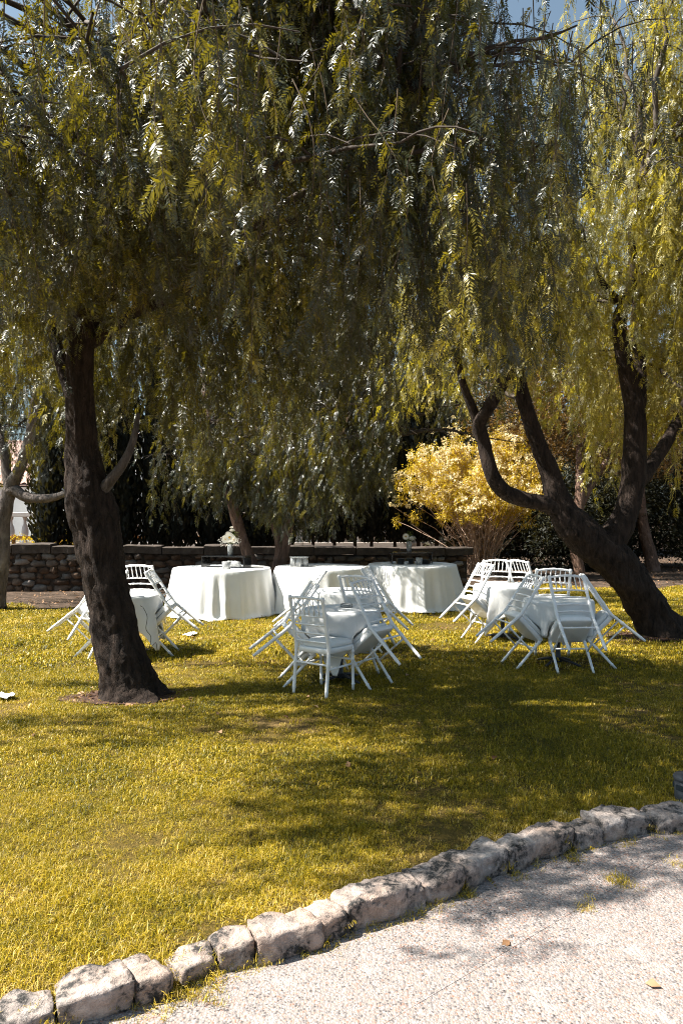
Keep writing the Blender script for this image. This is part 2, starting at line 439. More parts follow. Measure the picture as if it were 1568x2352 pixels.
# ------------------------------------------------------------------ ground, lawn, path
KB = [gnd(x, y, -.06) for x, y in [(250, 2345), (425, 2270), (515, 2237), (590, 2219), (750, 2174), (784, 2156), (984, 2081), (1064, 2049), (1164, 2009), (1324, 1959), (1434, 1929), (1568, 1909)]]
e0 = (KB[1] - KB[0]).normalized(); e1 = (KB[-1] - KB[-4]).normalized()
first = KB[0]
left_ext = [first - Vector((.62, .30, 0)).normalized() * t for t in (.75, 1.6, 3.0, 6.0)]
right_ext = [KB[-1] + Vector((.93, .36, 0)).normalized() * t for t in (.7, 1.6, 3.5, 8.0)]
KBX = list(reversed(left_ext)) + KB + right_ext
kx = catmull([tuple(p) for p in KBX], 260)
# smooth the measured line, then sample by arc length
for _ in range(12): kx[1:-1] = (kx[:-2] + 2 * kx[1:-1] + kx[2:]) / 4
seglen = np.linalg.norm(np.diff(kx, axis=0), axis=1); arc = np.concatenate([[0], np.cumsum(seglen)])
def kerb_at(s):
    p = np.array([np.interp(s, arc, kx[:, k]) for k in range(3)])
    q = np.array([np.interp(s + .05, arc, kx[:, k]) for k in range(3)]); r = np.array([np.interp(s - .05, arc, kx[:, k]) for k in range(3)])
    t = (q - r); t /= np.linalg.norm(t); n = np.array([-t[1], t[0], 0])     # n points towards the lawn
    return p, t, n
KW = .175
inner = []
for s in np.linspace(0, arc[-1], 120):
    p, t, n = kerb_at(s); inner.append((p[0] + n[0] * KW * .6, p[1] + n[1] * KW * .6))
inner = np.array(inner)
def lawn_side(x, y):
    """signed distance-like value: >0 on the lawn side of the kerb's inner line"""
    yl = np.interp(x, inner[:, 0], inner[:, 1])
    return y - yl

g = MB(); g.add([(-400, -400, -.13), (400, -400, -.13), (400, 400, -.13), (-400, 400, -.13)], [(0, 1, 2, 3)])
tag(g.build('ground', MAT['soil']), 'bare earth ground reaching to the horizon', 'ground', kind='structure')
def back_edge(x):                                  # where the lawn gives way to bare soil
    return 13.6 + 1.1 * np.clip((x + 4) / 6, 0, 1) * 3.2 + .35 * np.sin(x * 1.7) + .2 * np.sin(x * 4.1 + 1)
def build_lawn():
    xs = np.linspace(-22, 22, 177); nr = 40
    v = []; f = []
    for i, x in enumerate(xs):
        y0 = np.interp(x, inner[:, 0], inner[:, 1]); y1 = back_edge(x)
        for j in range(nr):
            t = j / (nr - 1); y = y0 + (y1 - y0) * t ** 1.3
            v.append((x, y, .0 + .012 * noise.noise(Vector((x * .8, y * .8, 0))) - (.03 if j == 0 else 0)))
    for i in range(len(xs) - 1):
        for j in range(nr - 1):
            a = i * nr + j; f.append((a, a + nr, a + nr + 1, a + 1))
    m = MB(); m.add(v, f); return m
tag(build_lawn().build('lawn', MAT['lawn']), 'sunlit golden green lawn behind the stone kerb', 'lawn', kind='structure')
def build_bed():
    v = []; f = []; xs = np.linspace(-26, 30, 141); ys = np.linspace(13.0, 60, 95)
    for x in xs:
        for y in ys:
            b = back_edge(x)
            h = -.03 + .05 * min(1, max(0, (y - b + .1) / .5))
            h += .10 * math.exp(-(((x - 3.6) / 2.4) ** 2 + ((y - 19.4) / 2.4) ** 2)) * min(1, max(0, y - b))
            v.append((x, y, h + .015 * noise.noise(Vector((x * 1.5, y * 1.5, 3)))))
    n = len(ys)
    for i in range(len(xs) - 1):
        for j in range(n - 1):
            a = i * n + j; f.append((a, a + n, a + n + 1, a + 1))
    m = MB(); m.add(v, f); return m
tag(build_bed().build('soil_bed', MAT['soil']), 'brown leaf strewn soil bed beyond the lawn', 'soil bed', kind='structure')

for (bx, by, ra, rb, sd_, lb) in ((-2.0, 6.95, .56, .27, 1.0, 'patch of bare reddish earth round the foot of the near trunk'), (4.12, 10.32, .80, .42, 4.0, 'patch of bare reddish earth round the foot of the leaning trunk')):
    m = MB(); vs = [(bx, by, .022)]; n_ = 48
    for k in range(n_):
        t_ = 2 * PI * k / n_; q_ = 1 + .30 * noise.noise(Vector((math.cos(t_) * 1.6, math.sin(t_) * 1.6, sd_))) + .16 * noise.noise(Vector((math.cos(t_) * 5, math.sin(t_) * 5, sd_)))
        vs.append((bx + ra * q_ * math.cos(t_), by + rb * q_ * math.sin(t_), .010))
    m.add(vs, [(0, 1 + k, 1 + (k + 1) % n_) for k in range(n_)])
    tag(m.build('soil_patch', MAT['soil_red']), lb, 'soil', kind='structure')

path = empty('path', (0, 0, -.06)); tag(path, 'pinkish exposed aggregate paving in the sunny corner', 'path', kind='structure')
ANG = R_(40); ux = Vector((math.cos(ANG), math.sin(ANG), 0)); uy = Vector((-math.sin(ANG), math.cos(ANG), 0))
o0 = Vector((1.426, 3.684, 0)); SZ = 1.24; slab_mesh = None
for i in range(-6, 8):
    for j in range(-6, 4):
        c = o0 + ux * ((i + .28) * SZ) + uy * ((j + .5) * SZ)
        if lawn_side(c.x, c.y) > .75 or abs(c.x) > 9 or c.y < -5: continue
        if slab_mesh is None:
            m = MB(); m.box((0, 0, -.03), (SZ - .003, SZ - .003, .06)); slab_mesh = m.mesh('paving_slab', False)
        o = link_mesh('paving_slab', slab_mesh, MAT['path'], path)
        o.location = (c.x, c.y, random.uniform(-.0006, .001)); o.rotation_euler = (0, 0, ANG)
g = MB(); g.add([(-9, -5, -.0615), (12, -5, -.0615), (12, 6, -.0615), (-9, 6, -.0615)], [(0, 1, 2, 3)])
g.build('joint_bed', MAT['path'], path).location = (0, 0, .06)

# kerb: each stone its own block, unlike its neighbours
kerb = empty('stone_kerb', (0, 3, -.06)); tag(kerb, 'rough pale limestone kerb curving between lawn and path', 'kerb', kind='structure')
def arc_of(x, y):
    p = np.array(gnd(x, y, -.06)); d = ((kx[:, :2] - p[:2]) ** 2).sum(1); return arc[int(d.argmin())]
cuts = [arc_of(*q) for q in [(100, 2420), (222, 2352), (330, 2310)]]
kspec = []
marks = [(-60, 2500), (135, 2398), (318, 2312), (400, 2280), (418, 2272), (505, 2242), (592, 2218), (748, 2175), (808, 2148), (978, 2084), (1066, 2049), (1166, 2009), (1322, 1960), (1392, 1941), (1510, 1918), (1600, 1903)]
ms = [arc_of(*m) for m in marks]
def kerb_stone(s0, s1, seed, top=.03, wid=KW, low=False):
    nu, nv, nw = max(8, int((s1 - s0) / .017)), 12, 11
    L = s1 - s0
    p, t, n = kerb_at((s0 + s1) / 2)
    c = Vector((p[0] + n[0] * wid / 2, p[1] + n[1] * wid / 2, -.06))
    zt = top + .06; rnd = random.Random(seed)
    tilt = rnd.uniform(-.016, .016); shift = rnd.uniform(-.010, .010); yaw = rnd.uniform(-.016, .016)
    vs = []; fs = []; key = {}
    def vert(u, v, w_):
        k = (round(u, 4), round(v, 4), round(w_, 4))
        if k in key: return key[k]
        s = s0 + L * (u + .5)
        pp, tt, nn = kerb_at(s)
        # rounded block: pull corners in
        U, V, W = u * 2, v * 2, w_ * 2
        rr = (abs(U) ** 9 * .8 + abs(V) ** 4.4 + abs(W) ** 4.0) ** (1 / 4.2)
        k_ = 1.0 / max(rr, 1.0)
        k_ = .40 + .60 * k_ if rr > 1 else 1
        Vv, Ww = V * k_, W * k_
        s = s0 + L * .5 + L * .5 * U * (1 - .02 * (abs(V) ** 4 + abs(W) ** 4) * .5)
        pp, tt, nn = kerb_at(s)
        q = Vector(pp) + Vector(nn) * (wid * .5 + Vv * wid * .5 + shift + yaw * U) ; q.z = -.075 + (zt + .015) * (Ww * .5 + .5) + tilt * U
        ns = noise.fractal(q * 9 + Vector((seed * 3.1, 0, 0)), .8, 2.1, 4) * .014 + noise.noise(q * 5.0 + Vector((seed * 7.7, 0, 0))) * .030
        ns -= .012 * max(0, 1 - abs(noise.noise(q * 5.5 + Vector((seed, 3, 0)))) * 14)
        cr = noise.noise(q * 22 + Vector((0, seed * 2.3, 0)))
        ns -= max(0, cr - .35) * .015
        dirv = Vector(nn) * Vv + Vector((0, 0, 1)) * max(Ww, 0) + Vector(tt) * U * .3
        q += dirv * ns
        key[k] = len(vs); vs.append(q - c); return key[k]
    for (a, b, fx) in ((nu, nv, 2), (nu, nw, 1), (nv, nw, 0)):
        for sgn in (-.5, .5):
            for i in range(a):
                for j in range(b):
                    q = []
                    for di, dj in ((0, 0), (1, 0), (1, 1), (0, 1)):
                        x = (i + di) / a - .5; y = (j + dj) / b - .5
                        q.append(vert(*((x, y, sgn) if fx == 2 else (x, sgn, y) if fx == 1 else (sgn, x, y))))
                    if (sgn > 0) != (fx == 1): fs.append(tuple(q))
                    else: fs.append(tuple(reversed(q)))
    m = MB(); m.add(vs, fs)
    o = m.build('kerb_stone', MAT['kerb'], kerb); o.location = c - Vector(kerb.location); return o
tops = {3: -.055, 4: -.005}
for i in range(len(ms) - 1):
    if i == 3: continue                                  # a gap where a piece has broken away
    kerb_stone(ms[i] + .004, ms[i + 1] - .004, i + 1, {4: .005, 0: .035}.get(i, random.uniform(.026, .060)), KW * (.8 if i == 4 else random.uniform(.88, 1.12)))
s = ms[0]; k = 40
while s > .4:
    l = random.uniform(.25, .45); kerb_stone(s - l + .004, s - .004, k, random.uniform(.02, .04)); s -= l; k += 1
s = ms[-1]
while s < arc[-1] - 5.6:
    l = random.uniform(.3, .55); kerb_stone(s + .004, s + l - .004, k, random.uniform(.02, .04)); s += l; k += 1

# grass: blades in tufts, one mass
def tuft(seed, nb, h0, h1, wd, spread):
    r = np.random.default_rng(seed); m = MB(); tones = []
    for i in range(nb):
        a = r.uniform(0, 2 * PI); rr = spread * math.sqrt(r.uniform(0, 1)); b = Vector((rr * math.cos(a), rr * math.sin(a), -.006))
        h = r.uniform(h0, h1); az = r.uniform(0, 2 * PI); lean = r.uniform(.2, 1.35); w2 = wd * r.uniform(.6, 1.2)
        d = Vector((math.cos(az), math.sin(az), 0)); sd_ = Vector((-d.y, d.x, 0)) * w2 * .5
        m1 = b + d * h * lean * .35 + Vector((0, 0, h * .62)); tp = b + d * h * lean + Vector((0, 0, h * (1 - .42 * lean)))
        m.add([b - sd_, b + sd_, m1 + sd_ * .8, m1 - sd_ * .8, tp], [(0, 1, 2, 3), (3, 2, 4)])
        tones += [float(np.clip(r.normal(.5, .30), 0, 1.1))] * 5
    me = m.mesh('tuft'); at_ = me.attributes.new('tone', 'FLOAT', 'POINT'); at_.data.foreach_set('value', tones)
    return me
near_t = [src_obj('blades', tuft(i, 46, .010, .027 + .006 * i, .0026, .055), MAT['grass']) for i in range(5)]
mid_t = [src_obj('blades', tuft(20 + i, 40, .014, .038, .0044, .08), MAT['grass']) for i in range(4)]
far_t = [src_obj('blades', tuft(40 + i, 32, .020, .046, .010, .13), MAT['grass']) for i in range(4)]
def grass_points(y0, y1, dens, margin):
    n = int((y1 - y0) * (y1 * .92 + 2 * margin) * dens)
    y = RNG.uniform(y0, y1, n); x = RNG.uniform(-1, 1, n) * (y1 * .46 + margin)
    ok = (np.abs(x) < y * .46 + margin) & (lawn_side(x, y) > -.02) & (y < back_edge(x))
    return x[ok], y[ok]
P_, Rr, Sc, Ix, Ti = [], [], [], [], []
srcs = near_t + mid_t + far_t
# bare worn spots round trunk feet
bare = [(-1.95, 7.0, .42), (4.25, 10.4, .55), (1.55, 11.2, .5), (-.4, 2.9, .28)]
for (y0, y1, dens, mg, lo, cnt) in ((1.2, 4.6, 1150, .8, 0, 5), (4.6, 8.2, 560, 1.0, 5, 4), (8.2, 19.0, 170, 1.5, 9, 4)):
    x, y = grass_points(y0, y1, dens, mg)
    keep = np.ones(len(x), bool)
    for bx, by, br in bare: keep &= ((x - bx) ** 2 + (y - by) ** 2 > br ** 2) | (RNG.uniform(0, 1, len(x)) < .12)
    thin = np.array([noise.noise(Vector((a * .9, b * .9, 5.0))) + .6 * noise.noise(Vector((a * 3, b * 3, 9.0))) for a, b in zip(x, y)])
    keep &= RNG.uniform(0, 1, len(x)) > np.clip((thin - .18) * 1.7, 0, .8)
    edge = lawn_side(x, y)
    keep &= RNG.uniform(0, 1, len(x)) > np.clip(.5 - edge * 1.6, 0, .5)
    x, y, thin, edge = x[keep], y[keep], thin[keep], edge[keep]; n = len(x)
    P_.append(np.stack([x, y, np.zeros(n)], 1)); Rr.append(np.stack([RNG.normal(0, .1, n), RNG.normal(0, .1, n), RNG.uniform(0, 2 * PI, n)], 1))
    Sc.append((RNG.uniform(.65, 1.2, n) + .7 * (RNG.uniform(0, 1, n) > .965)) * (1 - .25 * np.clip(thin, 0, 1))); Ix.append(RNG.integers(lo, lo + cnt, n))
    Ti.append(RNG.uniform(0, .5, n) + .35 * np.clip(thin, 0, 1) + .9 * np.clip(.42 - edge, 0, .42))
gr = scatter('grass', np.concatenate(P_), np.concatenate(Rr), np.concatenate(Sc), np.concatenate(Ix), np.concatenate(Ti), srcs)
tag(gr, 'short golden green grass blades covering the lawn', 'grass', kind='stuff')

# weeds in the joints along the kerb and fallen leaves
wp = []; 
for i in range(70):
    s = random.uniform(ms[0], ms[-1]); p, t, n = kerb_at(s); off = random.gauss(-.015, .02)
    wp.append((p[0] + n[0] * off, p[1] + n[1] * off, -.06))
for m_ in ms[1:-1]:
    for _ in range(4):
        p, t, n = kerb_at(m_ + random.gauss(0, .012)); wp.append((p[0] + n[0] * random.uniform(0, .12), p[1] + n[1] * random.uniform(0, .1), random.uniform(-.05, -.01)))
p, t, n = kerb_at((ms[3] + ms[4]) / 2)
for _ in range(45): wp.append((p[0] + random.gauss(0, .07), p[1] + random.gauss(0, .05), -.055))
for (vx, vy) in ((1075, 2060), (1400, 2020), (1434, 2034), (1350, 2085), (1180, 2010), (1320, 1975), (1540, 1985)):
    q = gnd(vx, vy, -.06)
    for _ in range(4): wp.append((q.x + random.gauss(0, .02), q.y + random.gauss(0, .012), -.06))
n = len(wp)
wd = scatter('weeds', np.array(wp), np.stack([RNG.normal(0, .3, n), RNG.normal(0, .3, n), RNG.uniform(0, 6.28, n)], 1), RNG.uniform(.5, 1.1, n), RNG.integers(0, 5, n), RNG.uniform(.2, .9, n), near_t)
tag(wd, 'small tufts of weed growing in the kerb and paving joints', 'weeds', kind='stuff')

def leaf_mesh(seed, ln=.05, wd=.022, curl=.3):
    r = random.Random(seed); m = MB()
    m.add([(0, 0, 0), (-wd, ln * .45, wd * curl), (0, ln, -.004), (wd, ln * .45, wd * curl), (0, ln * .5, 0)], [(0, 4, 1), (4, 2, 1), (0, 3, 4), (4, 3, 2)])
    return m.mesh('leaf')
dead = [src_obj('leaf', leaf_mesh(i, .045 + .012 * i, .014 + .005 * i, .5), MAT['litter']) for i in range(3)]
lp = []
for _ in range(5200):
    x, y = random.uniform(-9, 12), random.uniform(13, 26)
    if y > back_edge(x) - .5: lp.append((x, y, .035 + .06 * random.random() * math.exp(-(((x - 3.6) / 2.4) ** 2 + ((y - 19.4) / 2.4) ** 2))))
for _ in range(120):
    x, y = random.uniform(-5, 6), random.uniform(5, 13)
    if lawn_side(x, y) > .1: lp.append((x, y, .03))
for bx, by, br in bare[:2]:
    for _ in range(160): lp.append((bx + random.gauss(0, br * .7), by + random.gauss(0, br * .5), .012))
for vx, vy in ((435, 2100), (480, 2090), (1170, 2160), (1480, 2258)):
    q = gnd(vx, vy, -.055); lp.append(tuple(q))
lp = np.array(lp); n = len(lp)
fl = scatter('fallen_leaves', lp, np.stack([RNG.normal(0, .35, n), RNG.normal(0, .35, n), RNG.uniform(0, 6.28, n)], 1), RNG.uniform(.6, 1.3, n), RNG.integers(0, 3, n), RNG.uniform(.1, 1, n), dead)
tag(fl, 'dry brown fallen leaves strewn over soil and lawn', 'fallen leaves', kind='stuff')

# ------------------------------------------------------------------ stone wall at the back of the lawn
wall = empty('stone_wall', (-2.6, 16.3, 0)); tag(wall, 'low dark rubble stone wall with flat coping behind the tables', 'wall')
WX0, WX1 = -9.2, 2.85
def wall_y(x): return 16.0 + (x + 7) * .085
def wall_top(x): return 1.00 - (x + 7) * .012
wl = Vector(wall.location)
m = MB()
wx = np.linspace(WX0 + .06, WX1 - .06, 30)
for i in range(len(wx) - 1):
    a, b = wx[i], wx[i + 1]
    v = []
    for x in (a, b):
        for dy in (.06, .40):
            for z in (-.05, wall_top(x) - .17): v.append((x - wl.x, wall_y(x) + dy - wl.y, z))
    m.add(v, [(0, 1, 5, 4), (2, 6, 7, 3), (1, 3, 7, 5), (0, 2, 3, 1), (4, 5, 7, 6)])
m.build('mortar_core', MAT['mortar'], wall, False)
def rock_mesh(seed):
    r = random.Random(seed); m = MB(); n = 4; vs = []; fs = []; key = {}
    def vert(x, y, z):
        k = (round(x, 3), round(y, 3), round(z, 3))
        if k in key: return key[k]
        p = Vector((x, y, z)); q = Vector((abs(x * 2) ** 3, abs(y * 2) ** 3, abs(z * 2) ** 3))
        rr = (q.x + q.y + q.z) ** (1 / 3.0)
        p = p * (1 / max(rr, .9)) * .98
        p += Vector((noise.noise(p * 2.6 + Vector((seed * 5.3, 0, 0))), noise.noise(p * 2.6 + Vector((0, seed * 4.1, 0))), noise.noise(p * 2.6 + Vector((0, 0, seed * 3.7))))) * .22
        key[k] = len(vs); vs.append(p); return key[k]
    k = 3
    for ax in range(3):
        for sg in (-.5, .5):
            if ax == 1 and sg > 0: continue            # back of the stone is buried in the wall
            for i in range(k):
                for j in range(k):
                    q = []
                    for di, dj in ((0, 0), (1, 0), (1, 1), (0, 1)):
                        a = (i + di) / k - .5; b = (j + dj) / k - .5
                        c = [0, 0, 0]; c[ax] = sg; c[(ax + 1) % 3] = a; c[(ax + 2) % 3] = b
                        q.append(vert(*c))
                    fs.append(tuple(q) if sg > 0 else tuple(reversed(q)))
    m.add(vs, fs); return m.mesh('stone')
rocks = [rock_mesh(i + 1) for i in range(12)]
NC = 6; cnt = 0
for c in range(NC):
    x = WX0 + random.uniform(0, .15)
    while x < WX1 - .06 and cnt < 300:
        L = random.choice((.14, .18, .22, .26, .30, .36)) * random.uniform(.85, 1.15)
        if x + L > WX1: break
        xc = x + L / 2; hh = (wall_top(xc) - .17) / NC
        o = link_mesh('stone', random.choice(rocks), MAT['rubble'], wall)
        sg = random.choice((1, -1))
        o.scale = (L * 1.02 * sg, .20 * random.uniform(.9, 1.3), hh * random.uniform(1.0, 1.22))
        o.location = (xc - wl.x, wall_y(xc) + .105 + random.uniform(-.02, .02) - wl.y, hh * (c + .5) + random.uniform(-.025, .025))
        o.rotation_euler = (random.uniform(-.1, .1), random.uniform(-.16, .16), .085 + random.uniform(-.08, .08))
        x += L + .006; cnt += 1
x = WX0 - .03; i = 0
while x < WX1:
    L = min(random.uniform(.55, 1.05), WX1 + .05 - x)
    if L < .2: break
    xc = x + L / 2; h = random.uniform(.14, .20)
    m = MB(); nx = 5
    vs = []
    for k in range(nx + 1):
        for (dy, dz) in ((-.24, -.5), (-.25, .42), (-.22, .5), (.24, .5), (.24, -.5)):
            jx = noise.noise(Vector((xc * 3 + k, dy * 9, dz * 7))) * .014
            vs.append(((k / nx - .5) * (L - .012) + (jx if 0 < k < nx else jx * .4), dy + jx, dz * h + jx * 1.0))
    fs = []
    for k in range(nx):
        for q in range(5):
            q2 = (q + 1) % 5; fs.append((k * 5 + q, (k + 1) * 5 + q, (k + 1) * 5 + q2, k * 5 + q2))
    fs.append((0, 1, 2, 3, 4)); fs.append(tuple(nx * 5 + q for q in (4, 3, 2, 1, 0)))
    m.add(vs, fs)
    o = m.build('coping_stone', MAT['coping'], wall, False)
    o.location = (xc - wl.x, wall_y(xc) + .22 - wl.y, wall_top(xc) - .17 + h / 2 + .004 + random.uniform(0, .03)); o.rotation_euler = (random.uniform(-.03, .03), random.uniform(-.022, .022), .085 + random.uniform(-.02, .02))
    x += L + .004

# ------------------------------------------------------------------ foliage building blocks
def spray_mesh(seed, L, nfr, flen, pairs, ll, lw, twig=True):
    """a hanging twig with drooping feather-like fronds of narrow leaflets"""
    r = np.random.default_rng(seed); m = MB()
    bx, by = r.uniform(-.12, .12, 2); sw = r.uniform(-.08, .08, 2)
    def path(t):
        return np.array([bx * t + sw[0] * math.sin(t * 5 + seed), by * t + sw[1] * math.sin(t * 4 + seed * 2), -L * t])
    if twig:
        ts = np.linspace(0, 1, 9); m.tube([path(t) for t in ts], [.0042 * (1 - .75 * t) for t in ts], 4, False)
    ntw = len(m.f)
    az = r.uniform(0, 6.28)
    for i in range(nfr):
        t = .03 + .97 * (i + r.uniform(-.3, .3)) / nfr; t = min(max(t, 0), 1)
        p0 = path(t); az += 2.4 + r.uniform(-.6, .6)
        fl = flen * r.uniform(.6, 1.2) * (1 - .25 * t)
        d = np.array([math.cos(az), math.sin(az), 0]); drop0 = r.uniform(.2, 1.0)
        pts = []
        for k in range(5):
            u = k / 4; pts.append(p0 + d * fl * (u * .62 - .22 * u * u) + np.array([0, 0, -fl * (drop0 * .45 * u + .42 * u * u)]))
        pts = np.array(pts)
        side = np.array([-d[1], d[0], 0]); tw = r.uniform(-.9, .9)
        for k in range(pairs):
            u = .10 + .90 * k / (pairs - 1); q = u * 4; a = min(int(q), 3); b = q - a
            pos = pts[a] * (1 - b) + pts[a + 1] * b; tg = pts[a + 1] - pts[a]; tg /= np.linalg.norm(tg)
            nrm = np.cross(tg, side); s2 = side * math.cos(tw) + nrm * math.sin(tw); n2 = np.cross(tg, s2)
            for sg in (-1, 1):
                if r.uniform() < .08: continue
                l = ll * r.uniform(.75, 1.15) * (1 - .45 * u ** 3) * (.7 + .6 * min(u * 3, .5))
                dr = s2 * sg * .86 + tg * r.uniform(.35, .75) + n2 * r.uniform(-.3, .3) + np.array([0, 0, -.22]); dr /= np.linalg.norm(dr)
                wv = np.cross(dr, n2); wv /= np.linalg.norm(wv) + 1e-9
                c = pos + dr * l * .45
                m.add([pos, c + wv * lw * .5 + n2 * lw * .12, pos + dr * l, c - wv * lw * .5 + n2 * lw * .12], [(0, 1, 2, 3)])
    me = m.mesh('spray', False); mi = np.zeros(len(m.f), np.int32); mi[:ntw] = 1; me.polygons.foreach_set('material_index', mi); return me
SPL = (1.0, 1.75, 1.25, 1.1, 2.1, 1.9, 1.2, .55, .55, .55)
sprays = [src_obj('spray', spray_mesh(i, SPL[i], (17, 30, 11, 18, 26, 36, 16)[i], (.26, .21, .30, .24, .32, .19, .28)[i], (12, 11, 13, 12, 14, 10, 12)[i], (.048, .040, .055, .046, .057, .039, .050)[i], (.0095, .0085, .0105, .009, .011, .008, .010)[i]), MAT['pepper']) for i in range(7)]
sprays += [src_obj('spray', spray_mesh(30 + i, .55, 10, .22, 12, .042, .0085), MAT['pepper']) for i in range(3)]
for s_ in sprays: s_.data.materials.append(MAT['twiglet'])
sprays_sun_tint = [src_obj('spray', s_.data.copy(), None) for s_ in sprays]
for s_ in sprays_sun_tint: s_.data.materials.clear(); s_.data.materials.append(MAT['pepper_sun_tint']); s_.data.materials.append(MAT['twiglet'])

def clump_mesh(seed, n, rad, ll, lw, up=0.0, droop=.3):
    r = np.random.default_rng(seed); m = MB()
    for i in range(n):
        p = r.normal(0, 1, 3); p = p / np.linalg.norm(p) * rad * r.uniform(.2, 1) ** .6
        d = p / (np.linalg.norm(p) + 1e-6) * .8 + r.normal(0, .5, 3) + np.array([0, 0, up - droop]); d /= np.linalg.norm(d)
        s2 = np.cross(d, r.normal(0, 1, 3)); s2 /= np.linalg.norm(s2); n2 = np.cross(d, s2); l = ll * r.uniform(.7, 1.2)
        m.add([p, p + d * l * .5 + s2 * lw * .5 + n2 * lw * .15, p + d * l, p + d * l * .5 - s2 * lw * .5 + n2 * lw * .15], [(0, 1, 2, 3)])
    return m.mesh('clump', False)

def bez(a, c, b, n):
    t = np.linspace(0, 1, n)[:, None]; a, b, c = np.array(a), np.array(b), np.array(c)
    return a * (1 - t) ** 2 + 2 * c * t * (1 - t) + b * t * t

def limb(m, px, d0=None, seg=16, n=26, bump_=.16, ridges=9, seed=0.0, flare=0.0, rs=.84):
    """px rows: (photo x, photo y, depth, radius)"""
    q = catmull([(*at(x, y, d), r) for x, y, d, r in px], n)
    m.tube([p[:3] for p in q], [p[3] * rs for p in q], seg, True, bump_, 3.2, seed, ridges, flare)
    return [Vector(p[:3]) for p in q]

def pepper_tree(name, label, limbs, targets, dens, bark, low, seed, base, group=None, scl=(.85, 1.2), short=.15, tint=(.1, .75), r0=.036, tipk=1.0, src=None):
    rr = random.Random(seed); rn = np.random.default_rng(seed)
    t = empty(name, base); tag(t, label, 'tree', group)
    m = MB(); anchors = []
    for i, l in enumerate(limbs):
        px, sg, n, use = l[:4]
        mm = m if len(l) < 5 else MB()
        pts = limb(mm, px, seg=sg, n=n, seed=seed + i * 3.3, flare=.35 if i == 0 else 0, rs=.93 if seed == 5 else .85)
        if mm is not m: o = mm.build('limb', l[4], t); o.matrix_parent_inverse = Matrix.Translation(-Vector(base))
        if use is not None: anchors += pts[int(len(pts) * use)::2]
    o = m.build('trunk', bark, t); o.matrix_parent_inverse = Matrix.Translation(-Vector(base))
    m = MB(); P, Rt, Sx, Ix, Tn = [], [], [], [], []
    def hang(p, k=1):
        for _ in range(k):
            q = np.array(p) + rn.normal(0, .11, 3)
            sh = rn.uniform() < short
            s = rn.uniform(*scl); k_ = rn.integers(0, 7)
            zmin = low(q[0], q[1]) + rn.normal(0, .22)
            if q[2] - SPL[k_] * s < zmin:
                if SPL[k_] > 1.5: k_ = (0, 2, 3, 6)[rn.integers(0, 4)]
                s = min(s, max((q[2] - zmin) / SPL[k_], .0))
                if s < .5:
                    if q[2] - .55 < zmin: continue
                    sh = True; s = rn.uniform(.7, 1.0)
            P.append(q); Rt.append((rn.normal(0, .10), rn.normal(0, .10), rn.uniform(0, 6.28))); Sx.append(s)
            Ix.append(rn.integers(7, 10) if sh else k_); Tn.append(rn.uniform(*tint))
    for tg in targets:
        u0 = tg[3] if len(tg) > 3 else .32; tg = Vector(tg[:3])
        a = min(anchors, key=lambda v: (v - tg).length * rr.uniform(.8, 1.25) + (2.0 if v.z > tg.z + .3 else 0))
        L = (tg - a).length
        cpt = a.lerp(tg, .5) + Vector((rr.gauss(0, .12), rr.gauss(0, .12), .22)) * L
        br = bez(a, cpt, tg, 9) + np.concatenate([np.zeros((1, 3)), rn.normal(0, .035, (8, 3))])
        m.tube(list(br), [max(.006, r0 * min(1.3, .5 + L / 4) * (1 - .85 * k / 8)) for k in range(9)], 6, False)
        nsub = max(3, int(min(L, 3.2) * 2.0 * (1 if u0 < .5 else .6)))
        for k in range(nsub):
            u = u0 + (1 - u0) * (k + rr.random()) / nsub; q = u * 8; i0 = min(int(q), 7); p = br[i0] * (1 - (q - i0)) + br[i0 + 1] * (q - i0)
            az = rr.uniform(0, 6.28); sl = rr.uniform(.45, 1.15)
            e = p + np.array([math.cos(az) * sl, math.sin(az) * sl, rr.uniform(-.35, .25)])
            sb = bez(p, (p + e) / 2 + np.array([0, 0, .25 * sl]), e, 5)
            m.tube(list(sb), [.011, .009, .007, .005, .003], 4, False)
            for _ in range(max(2, int(sl * dens * 3.2))):
                v = rr.random() ** .8 * 4; j = min(int(v), 3); hang(sb[j] * (1 - (v - j)) + sb[j + 1] * (v - j))
        for _ in range(int(dens * 3 * tipk)): hang(br[-1])
    o = m.build('branches', MAT['twig'], t); o.matrix_parent_inverse = Matrix.Translation(-Vector(base))
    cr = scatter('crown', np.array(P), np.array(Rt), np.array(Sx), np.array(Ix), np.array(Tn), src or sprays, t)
    cr.matrix_parent_inverse = Matrix.Translation(-Vector(base)); cr['kind'] = 'stuff'
    return t, len(P)

def in_crown(n, box, keep, seed):
    r = random.Random(seed); out = []
    while len(out) < n:
        p = tuple(r.uniform(a, b) for a, b in box)
        if keep(*p): out.append(p)
    return out

